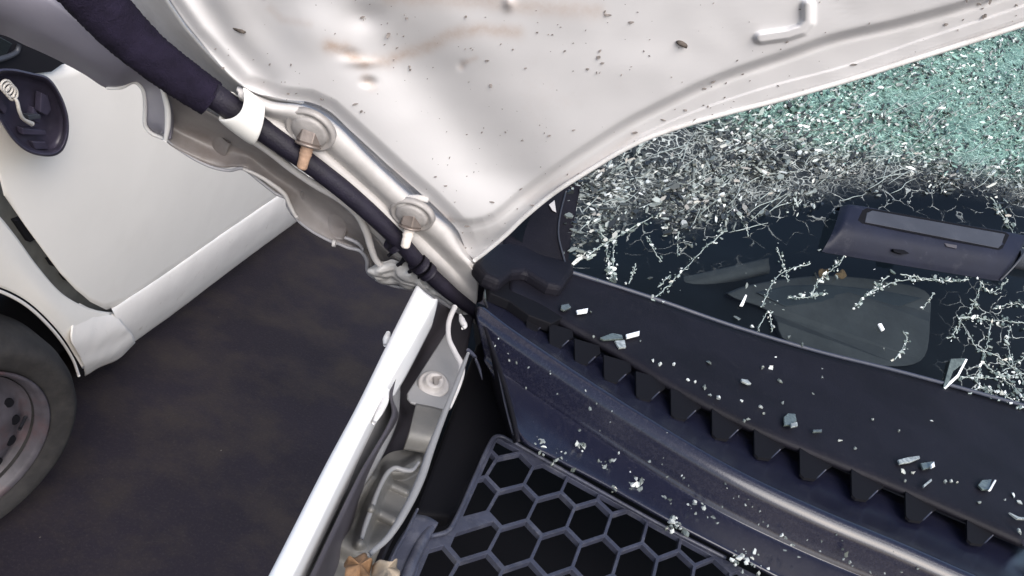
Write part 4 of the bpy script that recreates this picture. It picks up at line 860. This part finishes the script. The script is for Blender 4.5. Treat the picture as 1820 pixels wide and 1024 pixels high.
def clod(x, y, s, label, o_=-.004):
    bm = bmesh.new(); bmesh.ops.create_icosphere(bm, subdivisions=2, radius=1)
    c = ah(x, y, o_)
    for v in bm.verts:
        q = v.co * (1 + .5 * MN.noise(v.co * 2.3 + Vector((x, y, 0)))); v.co = c + (R * q.x * 1.5 - U * q.x * .7 + U * q.y * .8 + F * q.z * .5) * s
    me = bpy.data.meshes.new('m'); bm.to_mesh(me); bm.free(); return tag(link('soil_clod', me, M['soil']), label, 'dirt clod')
clod(425, 52, .0028, 'dark soil clod stuck on the bonnet near the foam sleeve', 0.006)
clod(1212, 78, .0022, 'small dark soil clod stuck in the middle of the white bonnet', -.001)

# glass crumbs on the scuttle: five shapes, copied
sm_ = bpy.data.materials.new('glass crumb'); sm_.use_nodes = True; b = sm_.node_tree.nodes['Principled BSDF']; b.inputs['Roughness'].default_value = .08
oi = sm_.node_tree.nodes.new('ShaderNodeObjectInfo'); rp = sm_.node_tree.nodes.new('ShaderNodeValToRGB'); sm_.node_tree.links.new(oi.outputs['Random'], rp.inputs[0]); sm_.node_tree.links.new(rp.outputs[0], b.inputs['Base Color'])
rp.color_ramp.elements[0].color = (.10, .12, .11, 1); rp.color_ramp.elements[1].color = (.85, .9, .88, 1); e = rp.color_ramp.elements.new(.6); e.color = (.32, .36, .35, 1)
b.inputs['Transmission Weight'].default_value = .35; b.inputs['IOR'].default_value = 1.5
def crumb_mesh(seed):
    r_ = random.Random(seed); bm = bmesh.new()
    for k in range(14):
        v = Vector((r_.gauss(0, 1), r_.gauss(0, 1), r_.gauss(0, 1))).normalized(); bm.verts.new((v.x * 1.3, v.y * .9, v.z * .7))
    bmesh.ops.convex_hull(bm, input=bm.verts); me = bpy.data.meshes.new('m'); bm.to_mesh(me); bm.free(); me.materials.append(sm_); return me
crumbs = [crumb_mesh(k) for k in range(7)]
def surf_z(x, y):
    """height of the scuttle under a picture point"""
    q = sdist(np.array([float(x)]), np.array([float(y)]), np.array([(a, b_) for a, b_ in c4], float))[0]
    if q > -6: return ZC - .0250
    q = sdist(np.array([float(x)]), np.array([float(y)]), np.array(c1, float))[0]
    if q > 0:
        q2 = -sdist(np.array([float(x)]), np.array([float(y)]), np.array(c4, float))[0]; t = q / (q + abs(q2) + 1e-6); return ZC - .0245 * t + .001
    return ZC - .001 if q > -60 else ZC + .003
cands = []
def heap(x, y, sx, sy, n, smin=.0008, smax=.0022, rot=.5):
    for k in range(n):
        a, b_ = rng.normal(0, sx), rng.normal(0, sy); cands.append((x + a * math.cos(rot) - b_ * math.sin(rot), y + a * math.sin(rot) + b_ * math.cos(rot), smin + (smax - smin) * rng.random() ** 2))
for hh in ((1000, 815, 18, 6, 14), (1035, 797, 7, 5, 8, .001, .0026), (1075, 825, 10, 7, 10), (1130, 858, 9, 10, 16, .001, .0028), (1088, 873, 4, 4, 4), (1180, 885, 8, 5, 5), (1190, 928, 10, 5, 10, .001, .003), (1208, 940, 8, 8, 9, .001, .003), (1240, 905, 12, 6, 9), (1320, 992, 16, 10, 22, .001, .0026), (1350, 1010, 16, 6, 10), (1265, 918, 10, 4, 5), (960, 790, 14, 7, 8), (1390, 955, 20, 5, 5)): heap(*hh)
for (x, y, s) in ((1355, 655, .0022), (1368, 652, .0014), (1197, 648, .0016), (1236, 568, .0014), (1260, 645, .002), (1308, 567, .0026), (1335, 582, .0018), (1345, 588, .002), (1372, 582, .0014), (1400, 600, .0016), (1422, 615, .0024), (1158, 530, .0018), (1090, 500, .0028), (1110, 506, .0014), (1178, 538, .0016), (1060, 500, .0014), (1160, 641, .0013), (1173, 648, .0018), (1222, 675, .0014), (1235, 679, .0012), (1252, 688, .0022), (1276, 708, .0024), (1262, 702, .0014), (1322, 748, .0016), (1330, 745, .0016), (1352, 723, .0018), (1357, 735, .0014), (1318, 712, .0014), (1386, 678, .002), (1391, 716, .0013), (1377, 637, .0018), (1462, 672, .0018), (1460, 658, .0016), (1370, 656, .0024), (1550, 746, .0014), (1597, 766, .0013), (1655, 748, .0013), (1684, 733, .0013), (1493, 783, .0016), (1520, 797, .0014), (1605, 838, .0018), (1622, 840, .002), (1608, 855, .0014), (1680, 857, .0016), (1690, 856, .0018), (1700, 858, .0014), (1740, 893, .0016), (1800, 880, .002), (1812, 893, .0022), (1812, 945, .002), (1786, 888, .001), (950, 505, .0013), (1050, 555, .0014), (1055, 598, .0012), (1490, 650, .001), (1620, 670, .0016), (1568, 622, .001), (880, 615, .001), (905, 640, .001), (918, 645, .001), (1049, 727, .0016), (1030, 765, .001), (1155, 820, .0012), (1290, 860, .0012), (1215, 850, .001), (1100, 805, .001), (990, 700, .001), (935, 690, .0009), (1445, 700, .001), (1138, 606, .001), (1505, 985, .0018), (1510, 1000, .0012), (1420, 990, .001), (1395, 978, .001), (1460, 962, .001), (1150, 745, .001), (1185, 770, .001)):
    cands.append((x, y, s))
for k in range(60):
    t = rng.random(); x = 880 + t * 850; base = np.interp(x, [p[0] for p in c1], [p[1] for p in c1]); cands.append((x, base + rng.uniform(6, 80), .0005 + .0004 * rng.random()))
for i, (x, y, s) in enumerate(cands[:298]):
    onw = y < np.interp(x, [p[0] for p in foot], [p[1] for p in foot]) + 2
    p = aw(x, y, .002) if onw else atz(x, y, surf_z(x, y) + s * .4)
    o = bpy.data.objects.new('glass_crumb', crumbs[i % 7]); COL.objects.link(o); o.location = p; o.scale = (s, s, s)
    o.rotation_euler = (rng.uniform(0, 6), rng.uniform(0, 6), rng.uniform(0, 6))
    zr_ = surf_z(x, y)
    if onw: lab, grp = 'tiny glass crumb lying along the foot of the windscreen', 'glass crumbs along the windscreen foot'
    elif abs(zr_ - (ZC - .0250)) < 1e-6: lab, grp = 'tiny glass crumb in the dusty channel above the honeycomb grille', 'glass crumbs in the channel above the grille'
    elif abs(zr_ - (ZC + .003)) < 1e-6: lab, grp = 'tiny glass crumb on the flat black deck below the windscreen', 'glass crumbs on the flat scuttle deck'
    else: lab, grp = 'tiny glass crumb on the sloping ridge of the scuttle panel', 'glass crumbs on the scuttle ridge'
    tag(o, lab, 'glass crumb', grp)
# larger shards, each its own shape
def shard(pts, z, label, rim=True, col=None, tilt=0):
    m_ = shard_mats[col or 'clear']
    mx_, my_ = sum(p[0] for p in pts) / len(pts), sum(p[1] for p in pts) / len(pts); ks = .82 if z is not None else 1
    pts = [(mx_ + (x - mx_) * ks, my_ + (y - my_) * ks) for x, y in pts]
    P3 = [(aw(x, y, .003 + tilt * i * .001) if z is None else atz(x, y, z + tilt * .001 * i)) for i, (x, y) in enumerate(pts)]
    o = plate('glass_shard', P3, m_, None, .0018, bevel=.0004, push=Vector((0, .2, -1))); return tag(o, label, 'glass shard')
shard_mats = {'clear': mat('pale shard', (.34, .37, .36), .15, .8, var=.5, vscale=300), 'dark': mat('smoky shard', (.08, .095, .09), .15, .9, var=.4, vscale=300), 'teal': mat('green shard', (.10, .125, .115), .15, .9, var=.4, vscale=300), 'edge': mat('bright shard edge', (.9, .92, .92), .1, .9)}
D_ = ZC + .006
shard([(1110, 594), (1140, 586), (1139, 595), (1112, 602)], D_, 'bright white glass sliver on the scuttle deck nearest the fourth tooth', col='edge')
shard([(1062, 600), (1088, 590), (1110, 594), (1112, 602), (1085, 604), (1070, 605)], D_ - .001, 'dull long glass sliver joined to the bright white sliver', col='teal')
shard([(1090, 604), (1112, 602), (1115, 618), (1100, 620)], D_ - .002, 'small glass lump under the bright white sliver', col='clear')
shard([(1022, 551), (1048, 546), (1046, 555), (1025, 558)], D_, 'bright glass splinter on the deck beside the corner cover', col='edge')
shard([(996, 541), (1012, 538), (1018, 546), (1003, 553), (995, 549)], D_, 'dull round glass flake beside the corner cover', col='dark')
shard([(1391, 740), (1400, 732), (1416, 733), (1419, 748), (1410, 757), (1392, 758)], D_, 'green cluster-like glass chunk in the middle of the deck', col='teal')
shard([(1404, 752), (1418, 748), (1420, 757), (1406, 760)], D_ + .002, 'pale glass chip against the green chunk in the middle of the deck', col='clear')
shard([(1316, 672), (1330, 674), (1338, 683), (1330, 683), (1317, 677)], D_, 'slim glass splinter lying alone mid deck', col='clear')
shard([(1443, 763), (1463, 762), (1463, 768), (1444, 768)], D_, 'narrow dull glass bar right of the green chunk', col='dark')
shard([(1592, 817), (1610, 812), (1638, 808), (1640, 814), (1620, 822), (1596, 826)], D_, 'long pale striped glass sliver above the tenth tooth', col='clear')
shard([(1634, 822), (1660, 818), (1662, 830), (1640, 836)], D_, 'square glass flake beside the long striped sliver', col='teal')
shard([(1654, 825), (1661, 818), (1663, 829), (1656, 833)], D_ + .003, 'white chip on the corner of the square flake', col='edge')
shard([(1736, 862), (1745, 851), (1766, 849), (1760, 872), (1746, 872)], D_, 'domed dark glass flake near the lower right corner', col='teal')
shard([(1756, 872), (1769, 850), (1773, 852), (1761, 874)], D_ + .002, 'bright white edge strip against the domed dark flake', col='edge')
shard([(1640, 862), (1657, 848), (1659, 853), (1648, 862), (1641, 868)], D_, 'thin curved glass strip over the eleventh tooth', col='clear')
shard([(1789, 908), (1810, 918), (1830, 920), (1830, 924), (1808, 923)], D_, 'thin bent glass strip at the right end of the deck', col='clear')
shard([(1672, 692), (1686, 640), (1712, 639), (1706, 650), (1690, 662), (1680, 690)], None, 'large smoky four-sided shard standing on the windscreen foot', col='teal')
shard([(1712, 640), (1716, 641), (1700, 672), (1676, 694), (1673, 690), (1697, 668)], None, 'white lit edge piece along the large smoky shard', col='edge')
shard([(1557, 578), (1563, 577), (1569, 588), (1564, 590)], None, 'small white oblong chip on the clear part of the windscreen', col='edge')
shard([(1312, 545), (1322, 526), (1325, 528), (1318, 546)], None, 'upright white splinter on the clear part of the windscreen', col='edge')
